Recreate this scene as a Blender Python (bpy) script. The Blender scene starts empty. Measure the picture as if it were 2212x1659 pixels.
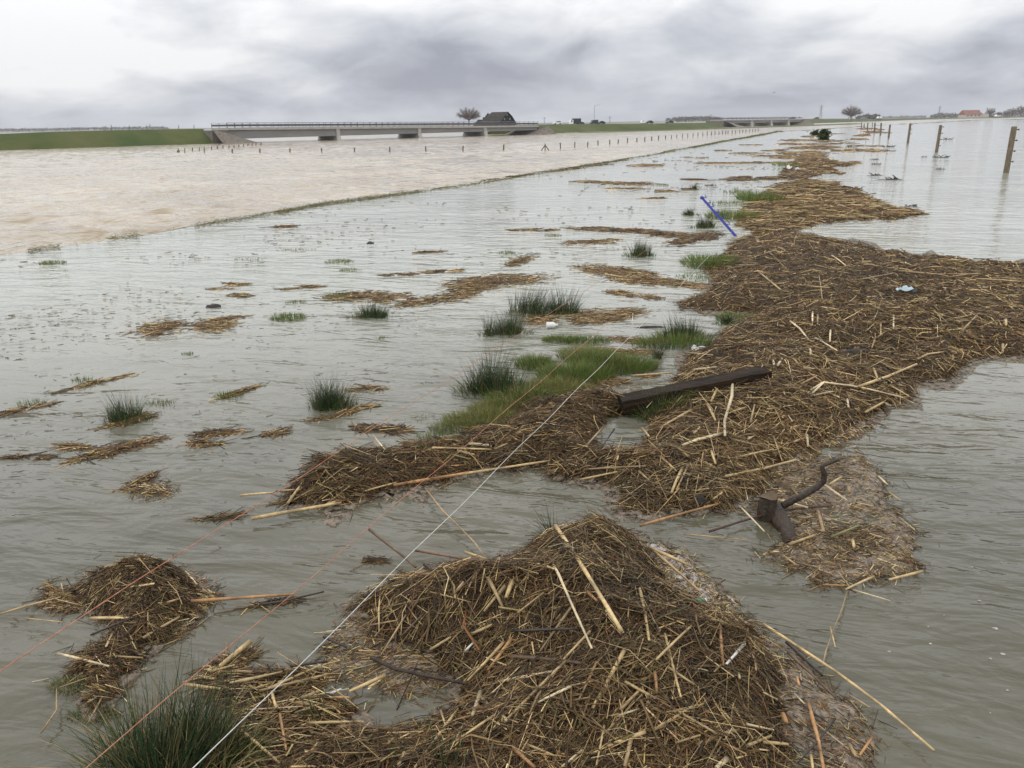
import bpy, bmesh, math, random
import numpy as np
from mathutils import Vector, Matrix

# ------------------------------------------------------------------ camera
SC = bpy.context.scene
COL = SC.collection
H = 1.7                                   # eye above the near (upper) water
PITCH, ROLL, FOC = math.radians(18.2), math.radians(0.87), 1720.0   # FOC in pixels of a 2212 px wide picture
LOW = -2.3                                # level of the lower water beyond the submerged bank
f_ = np.array([0, math.cos(PITCH), -math.sin(PITCH)])
r0 = np.array([1.0, 0, 0]); u0 = np.array([0, math.sin(PITCH), math.cos(PITCH)])
r_ = r0 * math.cos(ROLL) - u0 * math.sin(ROLL)
u_ = u0 * math.cos(ROLL) + r0 * math.sin(ROLL)
cam = bpy.data.cameras.new('camera'); cam_o = bpy.data.objects.new('camera', cam); COL.objects.link(cam_o)
cam_o.matrix_world = Matrix(((r_[0], u_[0], -f_[0], 0), (r_[1], u_[1], -f_[1], 0), (r_[2], u_[2], -f_[2], H), (0, 0, 0, 1)))
cam.sensor_width = 36.0; cam.lens = 36.0 * FOC / 2212.0
cam.clip_start = 0.05; cam.clip_end = 30000
SC.camera = cam_o

# ------------------------------------------------------------------ world, sun, exposure
SUN_AZ, SUN_EL = math.radians(-105), math.radians(42)    # azimuth from +Y, positive to +X
W = bpy.data.worlds.new('World'); SC.world = W; W.use_nodes = True
def build_world():
    nt = W.node_tree; N = nt.nodes; Lk = nt.links; N.clear()
    out = N.new('ShaderNodeOutputWorld'); bg = N.new('ShaderNodeBackground')
    tc = N.new('ShaderNodeTexCoord')
    def math_(op, a, b=None, clamp=False):
        n = N.new('ShaderNodeMath'); n.operation = op; n.use_clamp = clamp
        for i, v in enumerate((a, b)):
            if v is None: continue
            if isinstance(v, (int, float)): n.inputs[i].default_value = v
            else: Lk.new(v, n.inputs[i])
        return n.outputs[0]
    def noise(vec, scale, detail, rough, dist):
        n = N.new('ShaderNodeTexNoise'); n.inputs['Scale'].default_value = scale; n.inputs['Detail'].default_value = detail
        n.inputs['Roughness'].default_value = rough; n.inputs['Distortion'].default_value = dist
        Lk.new(vec, n.inputs['Vector']); return n.outputs['Fac']
    def mapr(v, a, b, c, d, smooth=True):
        n = N.new('ShaderNodeMapRange'); n.interpolation_type = 'SMOOTHSTEP' if smooth else 'LINEAR'
        Lk.new(v, n.inputs['Value'])
        for k, x in zip(('From Min', 'From Max', 'To Min', 'To Max'), (a, b, c, d)): n.inputs[k].default_value = x
        return n.outputs['Result']
    dirv = tc.outputs['Generated']
    sep = N.new('ShaderNodeSeparateXYZ'); Lk.new(dirv, sep.inputs[0])
    def scaled(sx, sy, sz, off=(0, 0, 0)):
        m = N.new('ShaderNodeMapping'); m.inputs['Scale'].default_value = (sx, sy, sz); m.inputs['Location'].default_value = off
        Lk.new(dirv, m.inputs['Vector']); return m.outputs[0]
    n1 = noise(scaled(3.2, 3.2, 9.0, (3.1, 0.4, 1.2)), 1.0, 9, 0.58, 0.30)
    n2 = noise(scaled(9.0, 9.0, 24.0, (7.0, 2.0, 0.3)), 1.0, 6, 0.5, 0.5)
    def px_dir(x, y):
        d = f_ + (x - 1106) / FOC * r_ - (y - 829.5) / FOC * u_
        return d / np.linalg.norm(d)
    def blob(x, y, rad, zst, amp):                       # a cloud bank seen in that direction
        c = px_dir(x, y)
        n = N.new('ShaderNodeVectorMath'); n.operation = 'DISTANCE'
        Lk.new(scaled(1, 1, zst), n.inputs[0]); n.inputs[1].default_value = (c[0], c[1], c[2] * zst)
        d = math_('ADD', n.outputs['Value'], mapr(n1, 0, 1, 0.12, -0.12, False))
        return mapr(d, 0.0, rad, amp, 0.0)
    b = mapr(sep.outputs['Z'], -0.005, 0.15, 0.40, 0.86)
    b = math_('ADD', b, mapr(n1, 0.28, 0.72, -0.25, 0.25, False))
    b = math_('ADD', b, mapr(n2, 0.3, 0.7, -0.14, 0.14, False))
    for args in ((300, 40, 0.55, 2.2, 0.15), (30, 170, 0.20, 2.6, 0.12), (400, 175, 0.30, 4.0, 0.10), (970, 105, 0.20, 3.0, -0.30), (1000, 200, 0.22, 6.0, -0.10),
                 (1330, 110, 0.24, 3.5, -0.08), (2150, 110, 0.20, 3.0, -0.05), (1900, 70, 0.25, 3.0, 0.14), (1200, 10, 0.2, 3.0, 0.12)):
        b = math_('ADD', b, blob(*args))
    b = math_('MAXIMUM', b, 0.38)
    ramp = N.new('ShaderNodeValToRGB'); e = ramp.color_ramp.elements
    e[0].position = 0.36; e[0].color = (0.34, 0.355, 0.42, 1)
    e[1].position = 0.98; e[1].color = (0.97, 0.975, 0.985, 1)
    m1 = ramp.color_ramp.elements.new(0.60); m1.color = (0.575, 0.595, 0.655, 1)
    Lk.new(b, ramp.inputs[0])
    sky = N.new('ShaderNodeTexSky'); sky.sky_type = 'NISHITA'; sky.sun_disc = False
    sky.sun_elevation = SUN_EL; sky.sun_rotation = SUN_AZ
    sm = N.new('ShaderNodeMixRGB'); sm.blend_type = 'MULTIPLY'; sm.inputs[0].default_value = 1; Lk.new(sky.outputs[0], sm.inputs[1]); sm.inputs[2].default_value = (0.1, 0.1, 0.1, 1)
    mx = N.new('ShaderNodeMixRGB'); mx.inputs[0].default_value = 0.95           # cloud cover over the blue sky
    Lk.new(sm.outputs[0], mx.inputs[1]); Lk.new(ramp.outputs[0], mx.inputs[2])
    zen = mapr(sep.outputs['Z'], 0.06, 0.40, 1.0, 1.85)          # an overcast sky is brighter overhead
    vm = N.new('ShaderNodeVectorMath'); vm.operation = 'SCALE'; Lk.new(mx.outputs[0], vm.inputs[0]); Lk.new(zen, vm.inputs['Scale'])
    Lk.new(vm.outputs[0], bg.inputs['Color']); bg.inputs['Strength'].default_value = 1.0
    Lk.new(bg.outputs[0], out.inputs[0])
build_world()
sun = bpy.data.lights.new('sun', 'SUN'); sun.energy = 0.5; sun.angle = math.radians(30); sun.color = (1.0, 0.96, 0.90)
sun_o = bpy.data.objects.new('sun', sun); COL.objects.link(sun_o)
sd = Vector((math.sin(SUN_AZ) * math.cos(SUN_EL), math.cos(SUN_AZ) * math.cos(SUN_EL), math.sin(SUN_EL)))
sun_o.rotation_euler = sd.to_track_quat('Z', 'Y').to_euler(); sun_o.location = (-40, 40, 60)
SC.view_settings.view_transform = 'Standard'; SC.view_settings.look = 'None'
SC.view_settings.gamma = 1.0; SC.view_settings.exposure = 0.0; SC.view_settings.use_curve_mapping = False
SC.render.engine = 'CYCLES'

# ------------------------------------------------------------------ helpers
rng = np.random.default_rng(7); random.seed(7)
def ray(x, y):
    x = np.asarray(x, float)[..., None]; y = np.asarray(y, float)[..., None]
    return f_ + (x - 1106) / FOC * r_ - (y - 829.5) / FOC * u_
def G(x, y, z=0.0):                        # point of a horizontal level seen at that pixel (2212 px picture)
    d = ray(x, y); t = (np.asarray(z, float) - H) / d[..., 2]
    return np.array([0, 0, H]) + d * np.asarray(t)[..., None]
def at_dist(x, y, D):
    d = ray(x, y); t = D / np.hypot(d[..., 0], d[..., 1])
    return np.array([0, 0, H]) + d * np.asarray(t)[..., None]
def px_of(p):
    v = np.asarray(p, float) - np.array([0, 0, H]); dz = v @ f_
    return 1106 + FOC * (v @ r_) / dz, 829.5 - FOC * (v @ u_) / dz
def dist(p): return float(math.hypot(p[0], p[1]))

def hash2(ix, iy, s):
    v = (ix.astype(np.int64) * 374761393 + iy.astype(np.int64) * 668265263 + s * 982451653) & 0x7fffffff
    v = ((v ^ (v >> 13)) * 1274126177) & 0x7fffffff
    return ((v ^ (v >> 16)) & 0xffff) / 65535.0
def vnoise(x, y, s=0):
    ix = np.floor(x); iy = np.floor(y); fx = x - ix; fy = y - iy
    fx = fx * fx * (3 - 2 * fx); fy = fy * fy * (3 - 2 * fy)
    a = hash2(ix, iy, s); b = hash2(ix + 1, iy, s); c = hash2(ix, iy + 1, s); d = hash2(ix + 1, iy + 1, s)
    return (a * (1 - fx) + b * fx) * (1 - fy) + (c * (1 - fx) + d * fx) * fy
def fbm(x, y, s=0, o=3):
    r = 0; a = 0.5
    for k in range(o): r = r + a * vnoise(x * 2**k, y * 2**k, s + k * 17); a *= 0.5
    return r / (1 - 0.5**o)

def mesh_obj(name, verts, faces, mat, parent=None, smooth=False, cols=None):
    me = bpy.data.meshes.new(name)
    v = np.asarray(verts, np.float32)
    if isinstance(faces, np.ndarray):
        n, k = faces.shape
        me.vertices.add(len(v)); me.vertices.foreach_set('co', v.ravel())
        me.loops.add(n * k); me.loops.foreach_set('vertex_index', faces.astype(np.int32).ravel())
        me.polygons.add(n); me.polygons.foreach_set('loop_start', np.arange(0, n * k, k, dtype=np.int32))
        me.polygons.foreach_set('loop_total', np.full(n, k, np.int32))
        me.update(calc_edges=True); me.validate()
    else:
        me.from_pydata([tuple(map(float, q)) for q in v], [], faces); me.update()
    if smooth: me.polygons.foreach_set('use_smooth', np.ones(len(me.polygons), bool))
    if cols is not None:
        a = me.color_attributes.new('tone', 'FLOAT_COLOR', 'POINT')
        c = np.ones((len(v), 4), np.float32); c[:, :3] = cols; a.data.foreach_set('color', c.ravel())
    if mat: me.materials.append(mat)
    o = bpy.data.objects.new(name, me); COL.objects.link(o)
    if parent: o.parent = parent
    return o
def empty(name, loc=(0, 0, 0), rz=0.0):
    o = bpy.data.objects.new(name, None); COL.objects.link(o)
    o.location = [float(c) for c in loc]; o.rotation_euler = (0, 0, rz); o.empty_display_size = 0.2; return o
def tag(o, label, cat, group=None, kind=None):
    o['label'] = label; o['category'] = cat
    if group: o['group'] = group
    if kind: o['kind'] = kind
    return o
def box(x0, x1, y0, y1, z0, z1):
    v = [(x0, y0, z0), (x1, y0, z0), (x1, y1, z0), (x0, y1, z0), (x0, y0, z1), (x1, y0, z1), (x1, y1, z1), (x0, y1, z1)]
    return v, [(0, 3, 2, 1), (4, 5, 6, 7), (0, 1, 5, 4), (1, 2, 6, 5), (2, 3, 7, 6), (3, 0, 4, 7)]
def join(parts):
    V = []; Fc = []
    for v, fc in parts:
        k = len(V); V += [tuple(map(float, q)) for q in v]; Fc += [tuple(i + k for i in g) for g in fc]
    return V, Fc
def tube(pts, rad, n=6, jit=0.0, caps=True):
    pts = [Vector([float(c) for c in p]) for p in pts]
    if not hasattr(rad, '__len__'): rad = [rad] * len(pts)
    V = []; Fc = []; up = None
    for i, p in enumerate(pts):
        t = (pts[min(i + 1, len(pts) - 1)] - pts[max(i - 1, 0)]).normalized()
        if up is None: up = t.orthogonal().normalized()
        up = (up - t * up.dot(t)).normalized(); b = t.cross(up)
        for k in range(n):
            a = 2 * math.pi * k / n; rr = rad[i] * (1 + random.uniform(-jit, jit))
            V.append(p + (up * math.cos(a) + b * math.sin(a)) * rr)
    for i in range(len(pts) - 1):
        for k in range(n):
            Fc.append((i * n + k, i * n + (k + 1) % n, (i + 1) * n + (k + 1) % n, (i + 1) * n + k))
    if caps: Fc.append(tuple(range(n - 1, -1, -1))); Fc.append(tuple(range((len(pts) - 1) * n, len(pts) * n)))
    return V, Fc
def prism(profile, y0, y1):                # side profile in x,z pushed along y
    n = len(profile)
    V = [(x, y0, z) for x, z in profile] + [(x, y1, z) for x, z in profile]
    return V, [tuple(range(n)), tuple(range(2 * n - 1, n - 1, -1))] + [(i, i + n, (i + 1) % n + n, (i + 1) % n) for i in range(n)]

# ------------------------------------------------------------------ materials
MATS = {}
def mat(name, color, rough=0.7, spec=0.5, var=0.0, vscale=5.0, bump=0.0, bscale=20.0, color2=None, attr=False, metal=0.0, stretch=(1, 1, 1), detail=5, attr_var=0.25):
    if name in MATS: return MATS[name]
    m = bpy.data.materials.new(name); m.use_nodes = True; nt = m.node_tree; N = nt.nodes; Lk = nt.links
    p = N['Principled BSDF']; p.inputs['Roughness'].default_value = rough; p.inputs['Specular IOR Level'].default_value = spec; p.inputs['Metallic'].default_value = metal
    p.inputs['Base Color'].default_value = (*color, 1)
    tc = N.new('ShaderNodeTexCoord'); mp = N.new('ShaderNodeMapping'); mp.inputs['Scale'].default_value = stretch; Lk.new(tc.outputs['Object'], mp.inputs['Vector'])
    def nz(s, d=detail, rg=0.6):
        n = N.new('ShaderNodeTexNoise'); n.inputs['Scale'].default_value = s; n.inputs['Detail'].default_value = d; n.inputs['Roughness'].default_value = rg
        Lk.new(mp.outputs[0], n.inputs['Vector']); return n
    src = None
    if attr:
        a = N.new('ShaderNodeAttribute'); a.attribute_name = 'tone'; src = a.outputs['Color']
        n = nz(vscale); hs = N.new('ShaderNodeMixRGB'); hs.blend_type = 'MULTIPLY'; hs.inputs[0].default_value = 1
        mr = N.new('ShaderNodeMapRange'); mr.inputs['From Min'].default_value = 0.3; mr.inputs['From Max'].default_value = 0.7; mr.inputs['To Min'].default_value = 1 - attr_var; mr.inputs['To Max'].default_value = 1 + attr_var
        Lk.new(n.outputs['Fac'], mr.inputs['Value']); Lk.new(src, hs.inputs[1]); Lk.new(mr.outputs[0], hs.inputs[2]); Lk.new(hs.outputs[0], p.inputs['Base Color'])
    elif color2 is not None:
        n = nz(vscale); r = N.new('ShaderNodeValToRGB'); r.color_ramp.elements[0].position = 0.5 - 0.2; r.color_ramp.elements[1].position = 0.5 + 0.2
        r.color_ramp.elements[0].color = (*color, 1); r.color_ramp.elements[1].color = (*color2, 1)
        Lk.new(n.outputs['Fac'], r.inputs[0]); Lk.new(r.outputs[0], p.inputs['Base Color'])
    if bump:
        n = nz(bscale); b = N.new('ShaderNodeBump'); b.inputs['Strength'].default_value = 1; b.inputs['Distance'].default_value = bump
        Lk.new(n.outputs['Fac'], b.inputs['Height']); Lk.new(b.outputs[0], p.inputs['Normal'])
    MATS[name] = m; return m

def water_mat(name, c1, c2, cscale, waves, rough=0.06, far_sheen=None):
    """muddy water: silty body colour under a clear reflecting skin, ripples as bump (scale, stretch along crest, angle, height m)"""
    m = bpy.data.materials.new(name); m.use_nodes = True; nt = m.node_tree; N = nt.nodes; Lk = nt.links
    p = N['Principled BSDF']; p.inputs['Roughness'].default_value = rough; p.inputs['IOR'].default_value = 1.333
    tc = N.new('ShaderNodeTexCoord')
    n = N.new('ShaderNodeTexNoise'); n.inputs['Scale'].default_value = cscale; n.inputs['Detail'].default_value = 6; n.inputs['Distortion'].default_value = 0.6
    Lk.new(tc.outputs['Object'], n.inputs['Vector'])
    r = N.new('ShaderNodeValToRGB'); r.color_ramp.elements[0].position = 0.33; r.color_ramp.elements[1].position = 0.68
    r.color_ramp.elements[0].color = (*c1, 1); r.color_ramp.elements[1].color = (*c2, 1)
    Lk.new(n.outputs['Fac'], r.inputs[0])
    if far_sheen:  # sky sheen painted into the body colour, paler away from the camera
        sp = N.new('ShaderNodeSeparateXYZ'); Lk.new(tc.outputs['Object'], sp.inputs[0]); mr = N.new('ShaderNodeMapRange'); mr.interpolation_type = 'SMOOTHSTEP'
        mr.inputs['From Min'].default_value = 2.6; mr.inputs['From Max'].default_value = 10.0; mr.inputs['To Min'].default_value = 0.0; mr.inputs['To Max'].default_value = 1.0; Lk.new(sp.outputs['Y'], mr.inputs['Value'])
        mx = N.new('ShaderNodeMixRGB'); mx.blend_type = 'MIX'; Lk.new(mr.outputs[0], mx.inputs[0]); Lk.new(r.outputs[0], mx.inputs[1]); mx.inputs[2].default_value = (*far_sheen, 1); Lk.new(mx.outputs[0], p.inputs['Base Color'])
    else: Lk.new(r.outputs[0], p.inputs['Base Color'])
    h = None
    for (sc, st, ang, amp, dist_) in waves:
        mp = N.new('ShaderNodeMapping'); mp.vector_type = 'TEXTURE'; mp.inputs['Rotation'].default_value = (0, 0, ang); mp.inputs['Scale'].default_value = (st, 1, 1)
        Lk.new(tc.outputs['Object'], mp.inputs['Vector'])
        w = N.new('ShaderNodeTexNoise'); w.inputs['Scale'].default_value = sc; w.inputs['Detail'].default_value = 3; w.inputs['Roughness'].default_value = 0.5; w.inputs['Distortion'].default_value = dist_
        Lk.new(mp.outputs[0], w.inputs['Vector'])
        mu = N.new('ShaderNodeMath'); mu.operation = 'MULTIPLY'; mu.inputs[1].default_value = amp; Lk.new(w.outputs['Fac'], mu.inputs[0])
        if h is None: h = mu.outputs[0]
        else:
            ad = N.new('ShaderNodeMath'); Lk.new(h, ad.inputs[0]); Lk.new(mu.outputs[0], ad.inputs[1]); h = ad.outputs[0]
    # gusts: patches of smoother and rougher water
    g = N.new('ShaderNodeTexNoise'); g.inputs['Scale'].default_value = 0.28; g.inputs['Detail'].default_value = 3; Lk.new(tc.outputs['Object'], g.inputs['Vector'])
    gm = N.new('ShaderNodeMapRange'); gm.inputs['From Min'].default_value = 0.3; gm.inputs['From Max'].default_value = 0.7; gm.inputs['To Min'].default_value = 0.25; gm.inputs['To Max'].default_value = 1.35
    Lk.new(g.outputs['Fac'], gm.inputs['Value'])
    hm = N.new('ShaderNodeMath'); hm.operation = 'MULTIPLY'; Lk.new(h, hm.inputs[0]); Lk.new(gm.outputs[0], hm.inputs[1])
    b = N.new('ShaderNodeBump'); b.inputs['Strength'].default_value = 1; b.inputs['Distance'].default_value = 1.0
    Lk.new(hm.outputs[0], b.inputs['Height']); Lk.new(b.outputs[0], p.inputs['Normal'])
    return m

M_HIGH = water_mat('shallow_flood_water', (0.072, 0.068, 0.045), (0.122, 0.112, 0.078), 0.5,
                   [(9.0, 2.6, math.radians(-14), 0.021, 0.6), (3.4, 2.4, math.radians(-12), 0.062, 0.8), (26.0, 2.0, math.radians(-5), 0.0042, 0.3)], far_sheen=(0.315, 0.318, 0.268))  # last colour stands in for bright sky reflection on the farther water
M_LOW = water_mat('muddy_river_water', (0.27, 0.216, 0.142), (0.39, 0.318, 0.218), 0.06,
                  [(0.45, 2.6, math.radians(6), 0.40, 0.8), (1.5, 2.2, math.radians(-8), 0.16, 0.6), (5.0, 2.0, 0.1, 0.035, 0.3)], rough=0.10)
M_FRAG = mat('reed_fragments', (0.2, 0.13, 0.07), 0.55, 0.35, attr=True, vscale=60)
M_REED = mat('reed_stem', (0.4, 0.28, 0.12), 0.45, 0.4, attr=True, vscale=45, attr_var=0.3)
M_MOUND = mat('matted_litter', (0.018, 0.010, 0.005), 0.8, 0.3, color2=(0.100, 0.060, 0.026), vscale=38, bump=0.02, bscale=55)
M_SCUM = mat('scum', (0.070, 0.052, 0.034), 0.75, 0.3, color2=(0.27, 0.220, 0.165), vscale=60, bump=0.008, bscale=80, detail=8)
def lacy(m, sc, lo, hi):                     # scum is a lace of chaff and bubbles with water showing through
    nt = m.node_tree; N = nt.nodes; tc = N.new('ShaderNodeTexCoord'); n = N.new('ShaderNodeTexNoise'); n.inputs['Scale'].default_value = sc; n.inputs['Detail'].default_value = 8; n.inputs['Roughness'].default_value = 0.68; n.inputs['Distortion'].default_value = 0.5
    mr = N.new('ShaderNodeMapRange'); mr.inputs['From Min'].default_value = lo; mr.inputs['From Max'].default_value = hi
    nt.links.new(tc.outputs['Object'], n.inputs['Vector']); nt.links.new(n.outputs['Fac'], mr.inputs['Value']); nt.links.new(mr.outputs[0], N['Principled BSDF'].inputs['Alpha'])
M_SKIRT = mat('pinkish_scum', (0.080, 0.060, 0.040), 0.75, 0.3, color2=(0.33, 0.275, 0.215), vscale=55, bump=0.008, bscale=80, detail=8)
lacy(M_SCUM, 20.0, 0.43, 0.53); lacy(M_SKIRT, 16.0, 0.33, 0.43)
M_FOAM = mat('foam', (0.20, 0.17, 0.15), 0.6, 0.4, color2=(0.62, 0.58, 0.55), vscale=48, bump=0.01, bscale=80)
lacy(M_FOAM, 24.0, 0.42, 0.52)
M_RUSH = mat('rush', (0.03, 0.06, 0.03), 0.5, 0.35, attr=True, vscale=8)
M_GRASS = mat('grass_blades', (0.08, 0.15, 0.03), 0.6, 0.3, attr=True, vscale=8)
M_BED = mat('lake_bed', (0.08, 0.08, 0.05), 0.9, color2=(0.12, 0.11, 0.07), vscale=0.5)
M_BANK = mat('bank_turf', (0.055, 0.075, 0.018), 0.9, 0.2, color2=(0.14, 0.125, 0.045), vscale=1.4, bump=0.06, bscale=8)
M_DIKE = mat('dike_turf', (0.036, 0.060, 0.010), 0.9, 0.15, color2=(0.088, 0.090, 0.026), vscale=0.11, bump=0.15, bscale=1.5, detail=8)
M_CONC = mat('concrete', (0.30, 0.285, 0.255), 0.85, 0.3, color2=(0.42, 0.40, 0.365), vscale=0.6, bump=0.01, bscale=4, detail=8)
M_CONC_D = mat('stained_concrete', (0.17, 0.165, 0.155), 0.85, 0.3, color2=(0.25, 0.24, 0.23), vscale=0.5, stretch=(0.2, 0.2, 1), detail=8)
M_STONE = mat('stone_revetment', (0.085, 0.068, 0.05), 0.9, 0.3, color2=(0.19, 0.165, 0.135), vscale=1.6, bump=0.1, bscale=3)
M_STEEL = mat('galvanised_steel', (0.17, 0.175, 0.185), 0.5, 0.5, metal=0.5, color2=(0.24, 0.245, 0.25), vscale=1.0)
M_RAIL = mat('dark_rail_steel', (0.06, 0.062, 0.065), 0.55, 0.5, metal=0.3, color2=(0.10, 0.10, 0.105), vscale=0.8)
M_POST = mat('weathered_post', (0.10, 0.078, 0.055), 0.85, 0.3, color2=(0.24, 0.19, 0.13), vscale=9, stretch=(4, 4, 0.6), bump=0.01, bscale=30)
M_BEAM = mat('wet_dark_timber', (0.004, 0.003, 0.002), 0.75, 0.15, color2=(0.036, 0.021, 0.011), vscale=5, stretch=(0.5, 6, 6), bump=0.008, bscale=14, detail=8)
M_WOOD = mat('wet_driftwood', (0.014, 0.010, 0.007), 0.55, 0.4, color2=(0.070, 0.047, 0.029), vscale=26, stretch=(1, 1, .5), bump=0.02, bscale=45, detail=8)
M_CUT = mat('sawn_wood', (0.05, 0.034, 0.018), 0.75, 0.3, color2=(0.13, 0.09, 0.05), vscale=18, bump=0.004, bscale=60)
M_RED = mat('red_brown_bark', (0.035, 0.015, 0.010), 0.5, 0.4, color2=(0.085, 0.040, 0.025), vscale=20, bump=0.004, bscale=50)
M_BLUE = mat('blue_plastic', (0.018, 0.024, 0.26), 0.4, 0.5, color2=(0.03, 0.04, 0.34), vscale=8)
M_WHITE = mat('white_plastic', (0.42, 0.41, 0.38), 0.45, 0.5, color2=(0.72, 0.72, 0.70), vscale=20)
M_PALEBLUE = mat('pale_blue_plastic', (0.28, 0.38, 0.42), 0.4, 0.5, color2=(0.42, 0.52, 0.55), vscale=20)
M_GREENP = mat('green_plastic', (0.01, 0.11, 0.05), 0.3, 0.5, color2=(0.02, 0.19, 0.09), vscale=12)
M_WIRE_W = mat('white_cord', (0.40, 0.39, 0.36), 0.6, 0.3, color2=(0.62, 0.61, 0.57), vscale=60)
M_WIRE_O = mat('orange_cord', (0.30, 0.075, 0.028), 0.6, 0.3, color2=(0.44, 0.24, 0.15), vscale=50)
M_THATCH = mat('mossy_thatch', (0.040, 0.036, 0.031), 0.95, 0.1, color2=(0.064, 0.056, 0.046), vscale=0.6, detail=8)
M_BLACK = mat('black_boards', (0.014, 0.014, 0.016), 0.8, 0.2, color2=(0.026, 0.026, 0.028), vscale=1.2)
M_TWIG = mat('bare_twigs', (0.13, 0.11, 0.095), 0.9, 0.1, color2=(0.21, 0.18, 0.16), vscale=0.5)
M_FAR = mat('far_trees', (0.085, 0.078, 0.070), 0.95, 0.1, color2=(0.14, 0.13, 0.12), vscale=0.02)
M_HEDGE = mat('hedge', (0.022, 0.035, 0.012), 0.9, 0.2, color2=(0.06, 0.075, 0.028), vscale=2.0)
M_ROOF = mat('red_roof_tiles', (0.19, 0.080, 0.058), 0.8, 0.3, color2=(0.25, 0.115, 0.085), vscale=0.8)
M_BRICK = mat('pale_house_wall', (0.40, 0.36, 0.31), 0.85, 0.3, color2=(0.50, 0.46, 0.41), vscale=0.6)
M_GLASS = mat('window_glass', (0.03, 0.035, 0.04), 0.1, 0.5)
M_RUBBER = mat('tyre_rubber', (0.015, 0.015, 0.015), 0.8, 0.3)
M_CARW = mat('white_car_paint', (0.72, 0.72, 0.73), 0.35, 0.5); M_CARD = mat('dark_car_paint', (0.018, 0.02, 0.026), 0.35, 0.5)
M_CARS = mat('silver_car_paint', (0.30, 0.31, 0.32), 0.35, 0.5); M_CARR = mat('red_car_paint', (0.20, 0.03, 0.025), 0.35, 0.5)
M_LAMPG = mat('lamp_head_grey', (0.22, 0.23, 0.24), 0.5, 0.5)
M_RUST = mat('rust_reed', (0.17, 0.085, 0.045), 0.9, 0.2, color2=(0.26, 0.14, 0.075), vscale=0.3)
M_DARKROOT = mat('black_root', (0.012, 0.010, 0.008), 0.7, 0.3, color2=(0.045, 0.035, 0.028), vscale=10)

# ------------------------------------------------------------------ the setting: bed, waters, bank, fields
def structure(o): o['kind'] = 'structure'; return o
S_ = 4500
structure(mesh_obj('ground', [(-S_, -S_, LOW - 1.0), (S_, -S_, LOW - 1.0), (S_, S_, LOW - 1.0), (-S_, S_, LOW - 1.0)], [(0, 1, 2, 3)], M_BED))
def river():
    # choppy surface where it is seen closely, flat sheets around it
    ys = [259.5]
    while ys[-1] < 600: ys.append(ys[-1] + max(0.45, min(2.0, (ys[-1] - 262) * 0.011)))
    ys = np.array(ys); xs = np.arange(-180, 2330, 4.0); X, Y = np.meshgrid(xs, ys)
    hor = 264.2 - 0.0152 * (X - 1106); Yk = hor + (Y - 257.5) * 1.0 + 4.2                # rows parallel to the horizon
    P = G(X.ravel(), Yk.ravel(), LOW); D = np.hypot(P[:, 0], P[:, 1]); sp = D * D / (FOC * 4.0) * np.repeat(np.gradient(ys), len(xs))
    z = 0
    for lam, amp, a, sd in ((2.6, 0.24, 0.25, 1), (1.3, 0.25, -0.2, 2), (0.7, 0.14, 0.1, 3)):
        u = P[:, 0] * math.cos(a) + P[:, 1] * math.sin(a); w = -P[:, 0] * math.sin(a) + P[:, 1] * math.cos(a)
        n = fbm(u / (lam * 1.7), w / lam, 200 + sd, 2) - 0.5; n = 0.5 - np.abs(n) * 2.4
        z = z + amp * n * np.clip(lam / (2.2 * sp), 0, 1)
    P[:, 2] = LOW + z; nx, ny = len(xs), len(ys); idx = np.arange(nx * ny).reshape(ny, nx)
    q = np.stack([idx[:-1, :-1], idx[1:, :-1], idx[1:, 1:], idx[:-1, 1:]], -1).reshape(-1, 4)
    V = P.copy(); k = len(V); lo = LOW - 0.12
    V = np.vstack([V, [(-1500, -300, lo), (1800, -300, lo), (1800, 1250, lo), (-1500, 1250, lo)]])
    structure(mesh_obj('river_water', V, np.vstack([q, [[k, k + 1, k + 2, k + 3]]]), M_LOW, smooth=True))
river()
RIDGE_PX = [(0, 551), (150, 530), (300, 507), (450, 484), (580, 463), (700, 441), (800, 428), (900, 415), (1000, 401), (1100, 385), (1200, 368), (1350, 345), (1500, 318), (1577, 303), (1650, 291), (1681, 284)]
FAR_PX = [(1748, 281.5), (1814, 276.5), (1901, 270.5), (1969, 267.3), (2017, 265), (2113, 260)]
ridge = [G(x, y)[:2] for x, y in RIDGE_PX]; faredge = [G(x, y)[:2] for x, y in FAR_PX]
left_ext = [np.array(p) for p in ((-30, -40), (-17, -12), (-11.6, 1.5), (-9.2, 7.2))]
def wander(pts):                             # the crest is no ruled line
    out = []
    for a, b in zip(pts[:-1], pts[1:]):
        for k in range(7):
            p = a + (b - a) * k / 7; D = np.linalg.norm(p); w = (0.22 + 0.008 * D) * 2; q = np.array([p[0] * 0.45, p[1] * 0.45])
            out.append(p + np.array([fbm(q[:1], q[1:], 301, 3)[0] - .5, fbm(q[:1], q[1:], 302, 3)[0] - .5]) * w)
    return out + [pts[-1]]
ridge = wander(ridge)
edge = left_ext + ridge + faredge + [np.array((420.0, 390.0))]
poly = [(p[0], p[1], 0.0) for p in edge] + [(420, -40, 0.0)]
structure(mesh_obj('flood_water', poly, [tuple(range(len(poly) - 1, -1, -1))], M_HIGH))
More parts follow.
